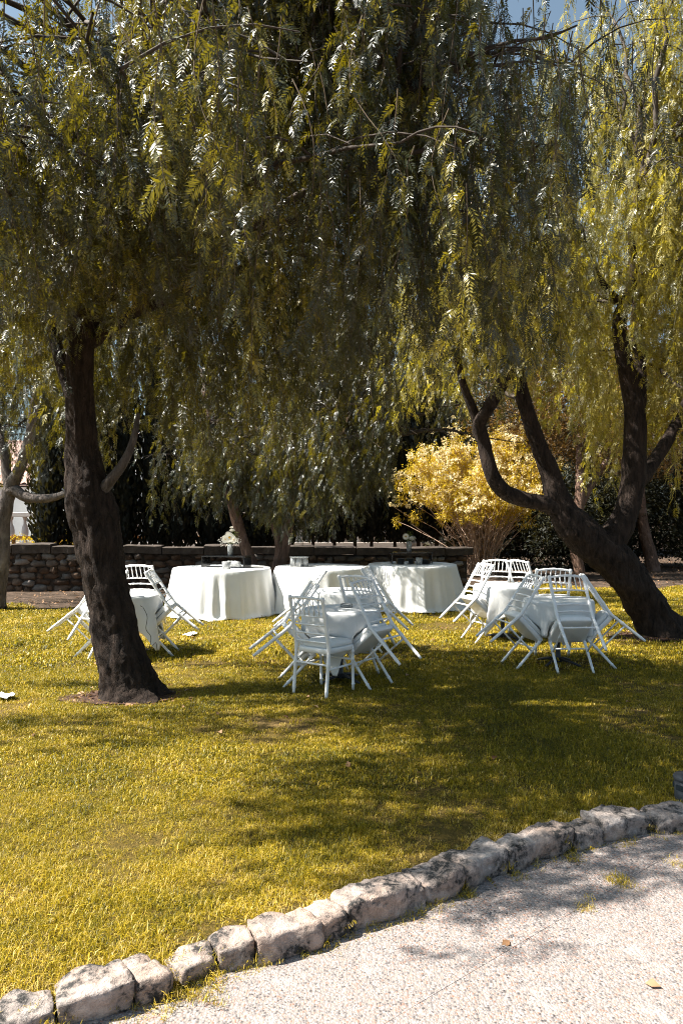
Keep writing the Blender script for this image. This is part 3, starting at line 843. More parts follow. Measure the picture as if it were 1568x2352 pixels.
# near tree on the left
A_limbs = [
    ([(303, 1612, 7.0, .33), (297, 1585, 7.0, .285), (288, 1550, 7.0, .25), (275, 1490, 7.02, .228), (255, 1400, 7.05, .218), (237, 1310, 7.08, .226), (221, 1215, 7.1, .25), (203, 1135, 7.1, .23), (191, 1050, 7.1, .175), (185, 950, 7.05, .14), (184, 850, 7.0, .13), (192, 760, 6.95, .128), (222, 690, 6.9, .12), (262, 620, 6.85, .108), (300, 555, 6.8, .095), (335, 470, 6.7, .08), (390, 380, 6.5, .06), (470, 300, 6.3, .045)], 64, 190, .66),
    ([(186, 960, 7.05, .10), (160, 890, 7.2, .075), (132, 800, 7.3, .065), (105, 700, 7.3, .055), (80, 600, 7.2, .045), (40, 500, 7.0, .03)], 16, 26, .45),
    ([(188, 800, 7.0, .07), (240, 768, 6.9, .062), (300, 722, 6.8, .055), (380, 690, 6.6, .04), (470, 640, 6.3, .03)], 12, 20, .5),
    ([(205, 1150, 7.1, .075), (232, 1128, 7.05, .062), (262, 1094, 7.0, .055), (290, 1052, 7.0, .045), (308, 1005, 7.05, .036), (318, 950, 7.1, .025)], 14, 34, None, MAT['bark_grey']),  # grey bark here paints in the sunlight this limb catches
    ([(320, 500, 6.75, .055), (450, 300, 6.6, .05), (560, 225, 6.3, .046), (700, 215, 6.1, .043), (800, 232, 5.95, .038), (852, 270, 5.9, .03), (850, 330, 5.9, .02)], 10, 34, .35),
    ([(190, 770, 6.95, .08), (215, 560, 6.3, .07), (290, 330, 5.7, .055), (430, 100, 5.2, .04), (520, -60, 5.0, .03)], 10, 24, .4),
]
def keepA(x, y, z):
    if y < 4.7 - (x + 3.7) * .52 and x < -1.9: return False
    if x < -3.2 and y > 7.6 + (x + 6) * .25: return False
    if x < -1.5 and 4.15 < y < 4.95: return False
    if z > 4.3 + 1.15 * max(0, x + 3.2): return False
    d = math.hypot((x + 1.2) / (3.9 if x > -1.2 else 5.2), (y - 6.5) / 2.5)
    if d > 1: return False
    return z < 7.2 - 2.2 * d * d and z > 3.6 + 1.0 * (1 - d)
tA = in_crown(64, ((-6.5, 2.8), (3.9, 9.2), (3.5, 7.2)), keepA, 3)
tA += in_crown(56, ((-2.7, 1.1), (4.6, 8.2), (6.3, 8.6)), lambda x, y, z: math.hypot((x + .1) / 2.5, (y - 6.5) / 2.0) < 1 and z < 4.6 + 1.15 * (x + 3.2), 17)  # dense upper boughs, mostly unseen, added to shade the foliage and lawn below
tA += [(x, y, z, .85) for x, y, z in ((-2.7, 3.75, 3.5), (-2.5, 3.9, 3.6), (-2.2, 3.7, 3.6), (-2.0, 3.85, 3.7), (-2.4, 4.0, 3.45), (-1.9, 3.7, 3.6), (-1.75, 3.95, 3.7))]
tA += in_crown(24, ((-3.4, -1.3), (5.3, 6.9), (4.1, 4.9)), lambda x, y, z: z < 4.5 + .5 * (x + 3.4), 29)
tA += [(-1.9, 8.8, 4.1), (-1.5, 9.0, 3.9), (-1.7, 8.4, 3.6), (-1.3, 8.7, 3.6), (-2.1, 9.0, 3.8), (-.9, 8.8, 3.8), (-.4, 8.6, 3.9)]
tA += [(-1.7, 3.3, 4.0), (-1.5, 3.5, 4.2), (-1.9, 3.4, 4.1), (-1.65, 3.65, 4.4), (-2.1, 3.5, 4.3), (-2.6, 8.3, 4.2), (-3.0, 8.0, 4.0), (-2.2, 8.6, 4.2), (-3.3, 7.5, 3.9), (-1.6, 8.6, 4.3), (-1.2, 8.9, 4.2), (-2.9, 8.8, 4.4), (-3.4, 8.5, 4.3), (-2.0, 8.0, 3.7), (-1.15, 3.45, 3.95), (-.95, 3.3, 4.1), (-.65, 3.5, 4.2), (-1.05, 3.7, 3.85), (-.8, 3.75, 4.25), (-2.6, 3.9, 4.2), (-2.2, 3.7, 4.3), (-2.9, 4.4, 4.2), (-1.55, 4.3, 4.05), (-1.25, 4.0, 4.15), (-1.0, 4.25, 4.3), (-.75, 4.4, 4.35), (-1.7, 4.7, 4.1), (-.3, 4.6, 4.5), (-2.0, 5.1, 4.1), (-1.4, 4.9, 4.5)]
def lowA(x, y):
    return 2.45 + .3 * math.sin(x * 2.3 + y) + (.4 if y < 5.2 else 0) - (.4 if y > 7.5 else -.75 if -2.6 < x < -.9 and y > 5.3 else 0)
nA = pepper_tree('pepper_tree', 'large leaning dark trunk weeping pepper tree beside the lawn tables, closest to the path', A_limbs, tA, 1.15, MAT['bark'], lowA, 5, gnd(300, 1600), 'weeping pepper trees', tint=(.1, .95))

# tree behind the buffet tables
B_limbs = [
    ([(590, 1390, 14.2, .16), (582, 1310, 14.2, .135), (560, 1245, 14.2, .125), (540, 1180, 14.1, .12), (522, 1110, 14.0, .11), (500, 1020, 13.9, .09), (470, 900, 13.8, .06)], 16, 30, .6),
    ([(632, 1390, 14.0, .10), (626, 1330, 14.0, .085), (640, 1265, 14.0, .078), (632, 1220, 14.0, .075), (615, 1180, 14.0, .07), (600, 1100, 14.0, .06), (590, 980, 14.0, .045)], 12, 28, .6),
    ([(622, 1392, 14.1, .17), (636, 1320, 14.1, .15), (652, 1250, 14.1, .14), (662, 1190, 14.1, .135), (672, 1130, 14.1, .125), (700, 1092, 14.0, .11), (736, 1090, 13.9, .085), (772, 1045, 13.8, .07), (800, 960, 13.6, .05)], 16, 34, .55),
    ([(668, 1150, 14.1, .11), (665, 1020, 14.2, .09), (690, 880, 14.2, .07), (700, 740, 14.1, .05)], 10, 20, .4),
]
def keepB(x, y, z):
    if x < -1.4 and y < 13.9: return False
    d = math.hypot((x + .9) / 4.4, (y - 14.4) / 2.5)
    return d < 1 and z < 6.9 - 2.0 * d * d and z > 2.3 + .6 * (1 - d)
tB = in_crown(66, ((-3.1, 3.4), (11.8, 16.9), (2.3, 9.6)), keepB, 8)
tB += in_crown(30, ((-2.9, .9), (13.1, 13.9), (2.5, 3.5)), lambda x, y, z: True, 19)
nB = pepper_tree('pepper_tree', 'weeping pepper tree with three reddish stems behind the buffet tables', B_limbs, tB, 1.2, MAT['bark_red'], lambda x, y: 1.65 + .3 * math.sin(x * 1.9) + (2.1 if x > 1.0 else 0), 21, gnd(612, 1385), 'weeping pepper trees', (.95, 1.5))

# leaning tree on the right
C_limbs = [
    ([(1545, 1478, 10.45, .42), (1520, 1452, 10.45, .37), (1495, 1410, 10.45, .315), (1455, 1345, 10.4, .30), (1405, 1285, 10.4, .31), (1350, 1240, 10.35, .30), (1305, 1195, 10.3, .26), (1282, 1150, 10.3, .20), (1262, 1085, 10.3, .155), (1232, 1010, 10.2, .13), (1205, 930, 10.1, .12), (1188, 850, 10.0, .10), (1172, 760, 9.9, .075), (1160, 640, 9.8, .05)], 56, 160, .7),
    ([(1315, 1200, 10.3, .20), (1262, 1160, 10.25, .135), (1205, 1148, 10.2, .12), (1155, 1128, 10.1, .12), (1128, 1085, 10.0, .115), (1112, 1025, 10.0, .11), (1100, 975, 9.9, .11), (1122, 935, 9.8, .10), (1150, 885, 9.8, .10), (1163, 840, 9.8, .095), (1158, 760, 9.7, .08), (1165, 660, 9.7, .065), (1135, 560, 9.6, .055), (1125, 470, 9.6, .045), (1150, 400, 9.5, .035)], 16, 60, .7),
    ([(1106, 990, 9.95, .09), (1085, 940, 9.9, .075), (1062, 880, 9.8, .06), (1045, 800, 9.6, .045)], 12, 16, .5),
    ([(1380, 1270, 10.4, .27), (1425, 1205, 10.45, .22), (1448, 1130, 10.5, .20), (1456, 1040, 10.5, .185), (1456, 950, 10.5, .175), (1446, 890, 10.5, .15), (1428, 810, 10.4, .12), (1420, 740, 10.3, .11), (1440, 680, 10.2, .10), (1455, 610, 10.1, .08), (1450, 520, 10.0, .06), (1480, 400, 10.0, .045)], 26, 70, .6),
    ([(1458, 960, 10.5, .14), (1468, 890, 10.6, .115), (1466, 800, 10.7, .105), (1462, 700, 10.8, .09), (1490, 640, 10.9, .075), (1540, 600, 11.0, .055), (1600, 560, 11.1, .04)], 12, 30, .5),
    ([(1432, 700, 10.25, .07), (1395, 665, 10.1, .055), (1365, 620, 9.9, .045), (1330, 520, 9.6, .035)], 10, 18, .5),
    ([(1450, 1120, 10.5, .16), (1500, 1060, 10.8, .12), (1560, 960, 11.0, .10), (1620, 820, 11.2, .08), (1660, 640, 11.2, .055)], 12, 24, .5),
]
def keepC(x, y, z):
    d = math.hypot((x - 4.6) / 4.0, (y - 10.6) / 3.1)
    if d > 1 or (x < 3.3 and z > 6.8): return False
    return z < 10.3 - 3.6 * d * d and z > 3.4 + 2.2 * (1 - d)
tC = in_crown(112, ((.6, 8.8), (8.7, 13.8), (3.2, 10.3)), keepC, 4)
nC = pepper_tree('pepper_tree', 'leaning forked weeping pepper tree to the right of the chairs, crown lit yellow', C_limbs, tC, 1.15, MAT['bark'], lambda x, y: 2.35 + .4 * math.sin(x * 1.7 + y * .8) + (1.15 if x < 2.7 else .5 if x < 3.2 else -.15), 33, gnd(1520, 1460), 'weeping pepper trees', (.95, 1.45), tint=(.2, .9), src=sprays_sun_tint)

# pale-limbed tree at the left edge
D_limbs = [
    ([(-20, 1400, 13.2, .26), (-2, 1300, 13.2, .20), (4, 1210, 13.2, .17), (14, 1157, 13.2, .155), (26, 1118, 13.2, .15), (48, 1072, 13.1, .11), (68, 1010, 13.0, .095), (77, 945, 12.9, .08), (90, 850, 12.8, .06), (80, 740, 12.7, .045)], 16, 40, .6),
    ([(24, 1122, 13.2, .12), (16, 1085, 13.25, .105), (10, 1029, 13.3, .095), (-15, 940, 13.4, .07), (-30, 800, 13.4, .05)], 12, 22, .5),
    ([(20, 1130, 13.2, .13), (34, 1126, 13.15, .12), (58, 1141, 13.1, .105), (93, 1146, 13.0, .09), (131, 1141, 12.9, .075), (180, 1120, 12.8, .05)], 12, 20, None),
]
def keepD(x, y, z):
    d = math.hypot((x + 5.9) / 2.1, (y - 14.4) / 1.3); return d < 1 and z < 7.5 - 2 * d * d and z > 2.6 + 1.0 * (1 - d)
tD = in_crown(28, ((-8.0, -3.8), (13.2, 15.6), (2.6, 7.5)), keepD, 6)
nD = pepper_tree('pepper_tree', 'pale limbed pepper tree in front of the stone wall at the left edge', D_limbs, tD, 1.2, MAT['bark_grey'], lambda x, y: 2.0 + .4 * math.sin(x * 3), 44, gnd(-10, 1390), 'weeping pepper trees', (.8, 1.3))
print('sprays', nA[1], nB[1], nC[1], nD[1])

# ------------------------------------------------------------------ cypress row behind the wall
def cypress_parts(seed, H, rad):
    r = np.random.default_rng(seed); m = MB()
    def rr(z): u = z / H; return rad * (.55 + .45 * min(1, max(0, (z - .8) / .6))) * (1 - max(0, u - .35) / .68) ** .7
    core = MB(); prof = [(max(.01, rr(z) * .6), z) for z in np.linspace(1.0, H * .97, 12)]
    core.lathe(prof, 8)
    m.v, m.f = core.v, core.f
    for i in range(2100):
        z = .8 + (H - .85) * r.uniform() ** 1.15; a = r.uniform(0, 6.28); q = rr(z) * r.uniform(.62, 1.12)
        p = np.array([q * math.cos(a), q * math.sin(a), z])
        d = np.array([math.cos(a) * .35 + r.normal(0, .25), math.sin(a) * .35 + r.normal(0, .25), 1.0]); d /= np.linalg.norm(d)
        s2 = np.cross(d, r.normal(0, 1, 3)); s2 /= np.linalg.norm(s2); l = r.uniform(.10, .22); w2 = r.uniform(.025, .05)
        m.add([p, p + d * l * .5 + s2 * w2, p + d * l, p + d * l * .5 - s2 * w2], [(0, 1, 2, 3)])
    return m.mesh('crown', False)
cyp = [cypress_parts(i + 70, h, .46) for i, h in enumerate((6.4, 7.2, 5.6))]
tm = MB(); tm.tube([(0, 0, -.05), (0.02, 0, .5), (0, .01, 1.6)], [.07, .055, .04], 8); cyp_trunk = tm.mesh('trunk')
cx = -6.9
k = 0
while cx < 2.9:
    if -5.15 < cx < -4.55: cx = -4.5
    y = (18.0 if cx < -1.0 else 21.0) + (cx + 7) * .085 + random.uniform(-.18, .18)
    t = empty('cypress_tree', (cx, y, 0), random.uniform(0, 6.28)); s = random.uniform(.9, 1.12)
    tag(t, 'narrow dark cypress in the row standing behind the stone wall', 'cypress tree', 'cypress row behind the stone wall')
    o = link_mesh('trunk', cyp_trunk, MAT['bark'], t); o.scale = (s, s, s)
    o = link_mesh('crown', cyp[k % 3], MAT['dark_leaf'], t); o.scale = (s, s, s * random.uniform(.92, 1.1)); o['kind'] = 'stuff'
    k += 1
    cx += random.uniform(.50, .72)

# ------------------------------------------------------------------ shrubs and trees further back
clD = [src_obj('clump', clump_mesh(i, 46, .22, .085, .032, .1, .2), MAT['dark_leaf']) for i in range(4)]
clO = [src_obj('clump', clump_mesh(10 + i, 42, .22, .075, .035, .0, .35), MAT['autumn']) for i in range(4)]
clG = [src_obj('clump', clump_mesh(20 + i, 30, .15, .10, .028, -.1, .75), MAT['gold']) for i in range(4)]
clW = [src_obj('clump', clump_mesh(30 + i, 14, .035, .042, .035, .3, .0), MAT['blossom']) for i in range(3)]
def leafy(name, label, cat, loc, lobes, n, cl, seed, stems, bark, sc=(.8, 1.5), group=None, shell=.5, part='crown'):
    """lobes: (dx, dy, z, rx, ry, rz); stems: polylines of (dx, dy, z, r)"""
    rn = np.random.default_rng(seed); t = empty(name, loc); tag(t, label, cat, group)
    m = MB()
    for st in stems:
        q = catmull(st, max(6, len(st) * 5)); m.tube([p[:3] for p in q], [p[3] for p in q], 8, True, .10, 4, seed, 5)
    if stems: m.build('trunk' if cat == 'tree' else 'stems', bark, t)
    vol = np.array([l[3] * l[4] * l[5] for l in lobes]) ** .7; vol /= vol.sum()
    P = []
    for k in rn.choice(len(lobes), n, p=vol):
        l = lobes[k]; d = rn.normal(0, 1, 3); d /= np.linalg.norm(d); u = rn.uniform(shell, 1.06) ** .7
        P.append((l[0] + d[0] * l[3] * u, l[1] + d[1] * l[4] * u, l[2] + d[2] * l[5] * u))
    P = np.array(P); P = P[P[:, 2] > .12]; n = len(P)
    o = scatter(part, P, rn.uniform(0, 6.28, (n, 3)), rn.uniform(*sc, n), rn.integers(0, len(cl), n), rn.uniform(0, 1, n), cl, t); o['kind'] = 'stuff'
    return t

# golden shrub with pale seed heads
gs = empty('golden_shrub', (3.55, 19.2, .09)); tag(gs, 'golden leaved shrub with creamy seed heads fanning from bare brown stems', 'shrub')
rn = np.random.default_rng(91); m = MB(); gp = []; bp = []
for i in range(150):
    az = rn.uniform(0, 6.28); sp = rn.uniform(.15, 1.0) ** .8
    R1 = 2.15 * sp * (1.08 if math.cos(az) < 0 else .95) * rn.uniform(.85, 1.15); hgt = 3.25 - 1.45 * sp ** 2 + np.clip(rn.normal(0, .34), -.35, .6) + .3 * math.sin(az * 2 + 1)
    b0 = np.array([rn.normal(0, .16), rn.normal(0, .14), -.05]); e = np.array([math.cos(az) * R1, math.sin(az) * R1 * .8, hgt])
    c = np.array([e[0] * .30, e[1] * .30, hgt * .55]); st = bez(b0, c, e, 9) + rn.normal(0, .02, (9, 3)); st[0] = b0
    m.tube(list(st), [max(.006, .019 * (1 - .8 * k / 8)) for k in range(9)], 5, False)
    for k in range(3):
        u = rn.uniform(.3, .8); j = int(u * 8); p = st[j]; q = p + np.array([rn.normal(0, .28), rn.normal(0, .28), rn.uniform(.2, .5)])
        m.tube([p, (p + q) / 2 + rn.normal(0, .03, 3), q], [.007, .005, .003], 4, False)
    for k in range(11):
        u = 1 - .45 * rn.uniform() ** 1.6; v = u * 8; j = min(int(v), 7); p = st[j] * (1 - (v - j)) + st[j + 1] * (v - j)
        q = p + rn.normal(0, .16, 3)
        if q[2] > 1.55 + rn.normal(0, .22): gp.append(q)
    for k in range(9):
        u = 1 - .26 * rn.uniform() ** 1.5; v = u * 8; j = min(int(v), 7); p = st[j] * (1 - (v - j)) + st[j + 1] * (v - j)
        q = p + rn.normal(0, .13, 3) + np.array([0, -.03, .12])
        if q[2] > 1.6: bp.append(q)
m.build('stems', MAT['stem'], gs)
gp = np.array(gp); bp = np.array(bp); n = len(gp)
o = scatter('leaves', gp, np.stack([rn.normal(0, .3, n), rn.normal(0, .3, n), rn.uniform(0, 6.28, n)], 1), rn.uniform(.5, 1.05, n), rn.integers(0, 4, n), rn.uniform(.1, 1, n), clG, gs); o['kind'] = 'stuff'
n = len(bp)
o = scatter('seed_heads', bp, rn.uniform(0, 6.28, (n, 3)), rn.uniform(.9, 1.7, n), rn.integers(0, 3, n), rn.uniform(.1, 1, n), clW, gs); o['kind'] = 'stuff'

# twisted trunks and autumn crowns on the right
leafy('autumn_tree', 'tree with short twisted trunk and orange autumn crown behind the leaning trunk', 'tree', (5.70, 18.2, 0),
      [(0.2, 1.0, 4.2, 1.9, 1.5, 1.3), (1.4, 1.2, 3.6, 1.5, 1.4, 1.1), (-1.2, 1.5, 4.6, 1.4, 1.4, 1.2), (.4, 1.2, 5.6, 1.6, 1.4, 1.1)], 620, clO, 61,
      [[(0, 0, -.05, .17), (-.02, 0, .35, .14), (-.10, .02, .75, .13), (-.05, .1, 1.2, .14), (.1, .3, 2.2, .12), (.2, .7, 3.6, .07)], [(-.06, .08, 1.1, .10), (-.5, .5, 2.2, .08), (-1.0, 1.0, 3.8, .05)], [(.05, .2, 1.8, .09), (.7, .7, 2.7, .07), (1.3, 1.1, 3.4, .04)]], MAT['bark_red'])
leafy('autumn_tree', 'rusty crowned autumn tree with slim trunk at the right edge of the soil bed', 'tree', (8.75, 21.6, 0),
      [(.2, .5, 4.8, 2.2, 1.8, 1.6), (1.5, .5, 3.8, 1.8, 1.6, 1.3), (-1.4, .8, 4.2, 1.7, 1.5, 1.3), (0, .6, 6.3, 1.8, 1.6, 1.4)], 620, clO, 62,
      [[(.1, 0, -.05, .24), (.02, 0, .5, .19), (-.15, .02, 1.2, .17), (-.22, .1, 2.2, .14), (0, .4, 4.2, .08)]], MAT['bark_red'])
bl = [('dark evergreen bush low behind the golden shrub', (4.4, 22.6, 0), [(0, 0, 1.3, 1.7, 1.1, 1.3), (1.0, .3, 2.0, 1.3, 1.0, 1.2), (-1.0, .2, 2.3, 1.2, 1.0, 1.4)]),
      ('dark evergreen bush between the golden shrub and the twisted trunk', (6.6, 21.8, 0), [(0, 0, 1.1, 1.6, 1.0, 1.1), (.8, .3, 1.8, 1.3, 1.0, 1.1)]),
      ('dark evergreen bush behind the forked leaning trunk', (8.9, 23.6, 0), [(0, 0, 1.2, 1.9, 1.1, 1.2), (-.9, .2, 2.2, 1.5, 1.1, 1.4), (1.0, .2, 2.4, 1.3, 1.1, 1.2)]),
      ('dark evergreen bush at the right edge behind the leaning trunk', (11.4, 22.6, 0), [(0, 0, 1.4, 1.9, 1.2, 1.4), (.6, .2, 2.8, 1.5, 1.2, 1.5)]),
      ('tall dark evergreen at the far end of the cypress row', (1.9, 24.5, 0), [(0, 0, 1.4, 1.3, 1.1, 1.4), (.2, .2, 3.0, 1.2, 1.0, 1.4), (0, .2, 4.6, .9, .8, 1.3)])]
for i, (lab, loc, lobes) in enumerate(bl):
    leafy('evergreen_bush', lab, 'bush', loc, lobes, 560, clD, 80 + i, [[(0, 0, -.05, .12), (.05, 0, .6, .10), (0, .1, 1.6, .06)], [(.1, 0, -.05, .08), (.4, 0, .6, .06), (.7, .1, 1.5, .04)]], MAT['bark'], (1.0, 1.9), 'evergreen bushes on the right', .35)
leafy('background_wood', 'dark mass of trees closing the garden far behind the bushes', 'wood', (0, 31, 0), [(x, random.uniform(-1.5, 1.5), random.uniform(1.5, 5.5), 2.6, 1.8, 2.2) for x in np.arange(-1.5, 19, 1.0) for _ in range(2)], 2400, clD, 99, [], MAT['bark'], (1.8, 3.0), None, .3)['kind'] = 'stuff'
tallgrass = leafy('grass_bank', 'bright yellow tall grass bank behind the wall at the left', 'grass bank', (-7.0, 18.6, .55), [(0, 0, .35, 1.1, .7, .35), (.9, .1, .3, .9, .6, .3)], 260, clG, 55, [], MAT['bark'], (.5, .9), None, .1, 'blades'); tallgrass['kind'] = 'stuff'

# ------------------------------------------------------------------ balustrade, rail and houses seen between the trunks
bal = empty('balustrade', (-4, 23.5, 0)); tag(bal, 'pale stuccoed balustrade glimpsed between the cypress trunks', 'balustrade')
m = MB(); m.box((0, 0, .68), (15.5, .34, .16)); soft_edges(m.build('bottom_rail', MAT['balust'], bal, False), .01)
m = MB(); m.box((0, 0, .30), (15.5, .26, .6)); m.build('plinth', MAT['balust'], bal, False)
m = MB(); m.box((0, 0, 1.62), (15.5, .36, .14)); soft_edges(m.build('top_rail', MAT['balust'], bal, False), .015)
bm_ = MB(); bm_.lathe([(.07, 0), (.075, .05), (.05, .07), (.06, .12), (.10, .25), (.105, .36), (.085, .47), (.045, .58), (.04, .68), (.06, .72), (.07, .76), (.07, .79)], 12); bme = bm_.mesh('baluster')
for i in range(36):
    o = link_mesh('baluster', bme, MAT['balust'], bal); o.location = (-7.5 + i * .43, 0, .76)
fr = empty('wooden_rail_fence', (-5.2, 19.9, 0)); tag(fr, 'orange brown wooden rail fence low behind the cypress row', 'fence')
m = MB(); m.box((0, 0, 1.02), (7.2, .05, .10)); soft_edges(m.build('rail', MAT['rail'], fr, False))
for i in range(6):
    m = MB(); m.box((-3.4 + i * 1.36, .05, .54), (.09, .05, 1.12)); soft_edges(m.build('post', MAT['rail'], fr, False))

def house(name, label, loc, W, D, Hh, roof, wins, rz=0.0):
    t = empty(name, loc, rz); tag(t, label, 'house')
    m = MB(); m.box((0, D / 2, Hh / 2), (W, D, Hh)); m.build('wall', MAT['plaster'], t, False)
    if roof:
        m = MB(); n = int(W / .24); vs = []; fs = []; rows = 14
        for j in range(rows + 1):
            u = j / rows
            for i in range(n * 6 + 1):
                x = -W / 2 - .3 + (W + .6) * i / (n * 6); h = .06 * abs(math.sin(PI * i / 6.0)) + (.025 if j % 2 else 0)
                vs.append((x, -.45 + (D / 2 + .45) * u, Hh + .12 + roof * u + h))
        ncol = n * 6 + 1
        for j in range(rows):
            for i in range(ncol - 1): a = j * ncol + i; fs.append((a, a + 1, a + ncol + 1, a + ncol))
        m.add(vs, fs); r = m.build('roof', MAT['tile'], t)
        m = MB(); m.add([(-W / 2 - .3, -.45, Hh + .05), (W / 2 + .3, -.45, Hh + .05), (W / 2 + .3, D / 2, Hh + .05 + roof), (-W / 2 - .3, D / 2, Hh + .05 + roof), (-W / 2 - .3, D + .45, Hh + .05), (W / 2 + .3, D + .45, Hh + .05)], [(0, 3, 2, 1), (3, 4, 5, 2), (0, 1, 5, 4)]); m.build('roof_deck', MAT['tile'], r, False)
    for (x, z, ww, hh, arch) in wins:
        m = MB(); pr = [(-ww / 2, z - hh / 2), (ww / 2, z - hh / 2), (ww / 2, z + hh / 2)]
        if arch: pr += [(ww / 2 * math.cos(a), z + hh / 2 + ww / 2 * math.sin(a)) for a in np.linspace(0, PI, 9)[1:-1]]
        pr += [(-ww / 2, z + hh / 2)]
        k = len(pr); m.add([(x + a, -.04, b) for a, b in pr] + [(x + a, .02, b) for a, b in pr], [tuple(range(k))] + [(i, i + k, (i + 1) % k + k, (i + 1) % k) for i in range(k)])
        wo_ = m.build('window', MAT['shutter'], t, False)
        m = MB(); m.box((x, -.06, z), (ww * .78, .03, hh * .8)); m.build('pane', MAT['pane'], wo_, False)
    return t
house('tiled_house', 'white house with tiled roof and arched opening behind the pale limbed tree', (-15.5, 32, 0), 10.5, 8, 2.75, 2.2, [(.6, 1.2, 1.1, 1.2, True), (3.6, 1.4, 1.0, 1.1, False)])
house('white_house', 'tall white plastered house edge standing upright beside the dark trunk', (-9.65, 29, 0), 4.4, 6, 5.2, 0, [(-1.2, 3.6, .8, 1.2, False)])
house('white_villa', 'pale villa wall almost hidden behind the cypress row', (-1.0, 36, 0), 11, 6, 4.2, 1.6, [(-3, 2.4, 1.0, 1.3, False), (0, 2.4, 1.0, 1.3, False), (3, 2.4, 1.0, 1.3, False)])
# ------------------------------------------------------------------ chiavari chairs
def turned(p0, p1, r, knots, n=None, taper=1.0):
    """bamboo-turned pole: rings at the given fractions"""
    p0, p1 = Vector(p0), Vector(p1); ts = [0.0, 1.0]
    for k in knots: ts += [k - .022, k - .012, k, k + .012, k + .022]
    ts = sorted(t for t in set(ts) if 0 <= t <= 1)
    pts, rad = [], []
    for t in ts:
        kk = min((abs(t - k) for k in knots), default=1)
        pts.append(p0.lerp(p1, t)); rad.append(r * (1 - (1 - taper) * t) * (1.38 if kk < .004 else 1.22 if kk < .014 else 1.0))
    return pts, rad
CHAIR = {}
def chair_meshes():
    W = .19
    def back_y(z): return -.225 + .045 * min(z / .45, 1) if z < .45 else -.18 - .10 * (z - .45) / .47
    m = MB()
    zs = [0, .03, .05, .06, .07, .20, .27, .285, .30, .315, .36, .42, .435, .45, .465, .52, .58, .595, .61, .66, .70, .735, .75, .765, .82, .87, .885, .90, .915, .925]
    kn = (.06, .30, .45, .595, .75, .90)
    rad = []
    for z in zs:
        q = min(abs(z - k) for k in kn); r = .0165 * (.82 + .18 * min(z / .2, 1)); rad.append(r * (1.28 if q < .004 else 1.12 if q < .016 else 1.0))
    m.tube([(0, back_y(z), z) for z in zs], rad, 10)
    CHAIR['back_post'] = m.mesh('back_post')
    m = MB(); p, r = turned((0, .185, .43), (0, .205, 0), .0165, (.12, .3, .85), taper=.8); m.tube(p, r, 10); CHAIR['front_leg'] = m.mesh('front_leg')
    m = MB(); bow = [(x, back_y(.905) - .018 * (1 - (x / W) ** 2), .905 + .012 * (1 - (x / W) ** 2)) for x in np.linspace(-W, W, 13)]
    m.tube(bow, [.012 * (1.25 if i in (3, 6, 9) else 1) for i in range(13)], 8); CHAIR['top_rail'] = m.mesh('top_rail')
    def cross(z, r, bo=.016):
        m = MB(); n = 21
        xs = np.linspace(-W, W, n); m.tube([(x, back_y(z) - bo * (1 - (x / W) ** 2), z) for x in xs], [r * (1.35 if i in (5, 10, 15) else 1) for i in range(n)], 7)
        return m.mesh('back_rail')
    CHAIR['rails'] = [cross(z, .0085) for z in (.745, .665, .585, .505)]
    CHAIR['spindles'] = []
    for i in range(6):
        x = -W + (i + 1) * 2 * W / 7; b = 1 - (x / W) ** 2
        m = MB(); p, r = turned((x, back_y(.748) - .016 * b, .745), (x, back_y(.905) - .018 * b, .905 + .01 * b), .0062, (.33, .66)); m.tube(p, r, 6); CHAIR['spindles'].append(m.mesh('spindle'))
    # seat frame: rounded trapezoid, apron
    def outline(wf, wb, yf, yb, rc=.05, n=6):
        cs = [(-wb, yb), (wb, yb), (wf, yf), (-wf, yf)]; out = []
        for k, (x, y) in enumerate(cs):
            sx, sy = (1 if x < 0 else -1), (1 if y < 0 else -1)
            cx_, cy_ = x + sx * rc, y + sy * rc
            a0 = [PI, 1.5 * PI, 0, .5 * PI][k]
            for j in range(n + 1):
                a = a0 + .5 * PI * j / n; out.append((cx_ + rc * math.cos(a), cy_ + rc * math.sin(a)))
        return out
    def slab(ol, layers):
        m = MB(); k = len(ol); cx_ = sum(p[0] for p in ol) / k; cy_ = sum(p[1] for p in ol) / k; vs = []; fs = []
        for (s, z) in layers:
            for x, y in ol: vs.append((cx_ + (x - cx_) * s, cy_ + (y - cy_) * s, z))
        for i in range(len(layers) - 1):
            for j in range(k): j2 = (j + 1) % k; fs.append((i * k + j, i * k + j2, (i + 1) * k + j2, (i + 1) * k + j))
        fs.append(tuple(reversed(range(k)))); fs.append(tuple((len(layers) - 1) * k + j for j in range(k)))
        m.add(vs, fs); return m
    CHAIR['seat'] = slab(outline(.205, .185, .215, -.19), [(.95, .395), (1, .40), (1, .437), (.985, .443)]).mesh('seat')
    CHAIR['cushion'] = slab(outline(.20, .175, .212, -.165, .075), [(.90, .446), (.98, .452), (1.0, .468), (.985, .482), (.93, .492), (.75, .498), (.35, .500)]).mesh('cushion')
    st = []
    for (a, b) in (((-W, back_y(.30), .30), (W, back_y(.30), .30)), ((-W, .19, .30), (W, .19, .30))):
        m = MB(); p, r = turned(a, b, .010, (.3, .7)); m.tube(p, r, 8); st.append(m.mesh('stretcher'))
    for sg in (-1, 1):
        m = MB(); p, r = turned((sg * W, back_y(.26), .26), (sg * W, .195, .26), .010, (.3, .7)); m.tube(p, r, 8); st.append(m.mesh('stretcher'))
    CHAIR['stretchers'] = st
chair_meshes()
CG = 'white bamboo style chairs round the small tables'
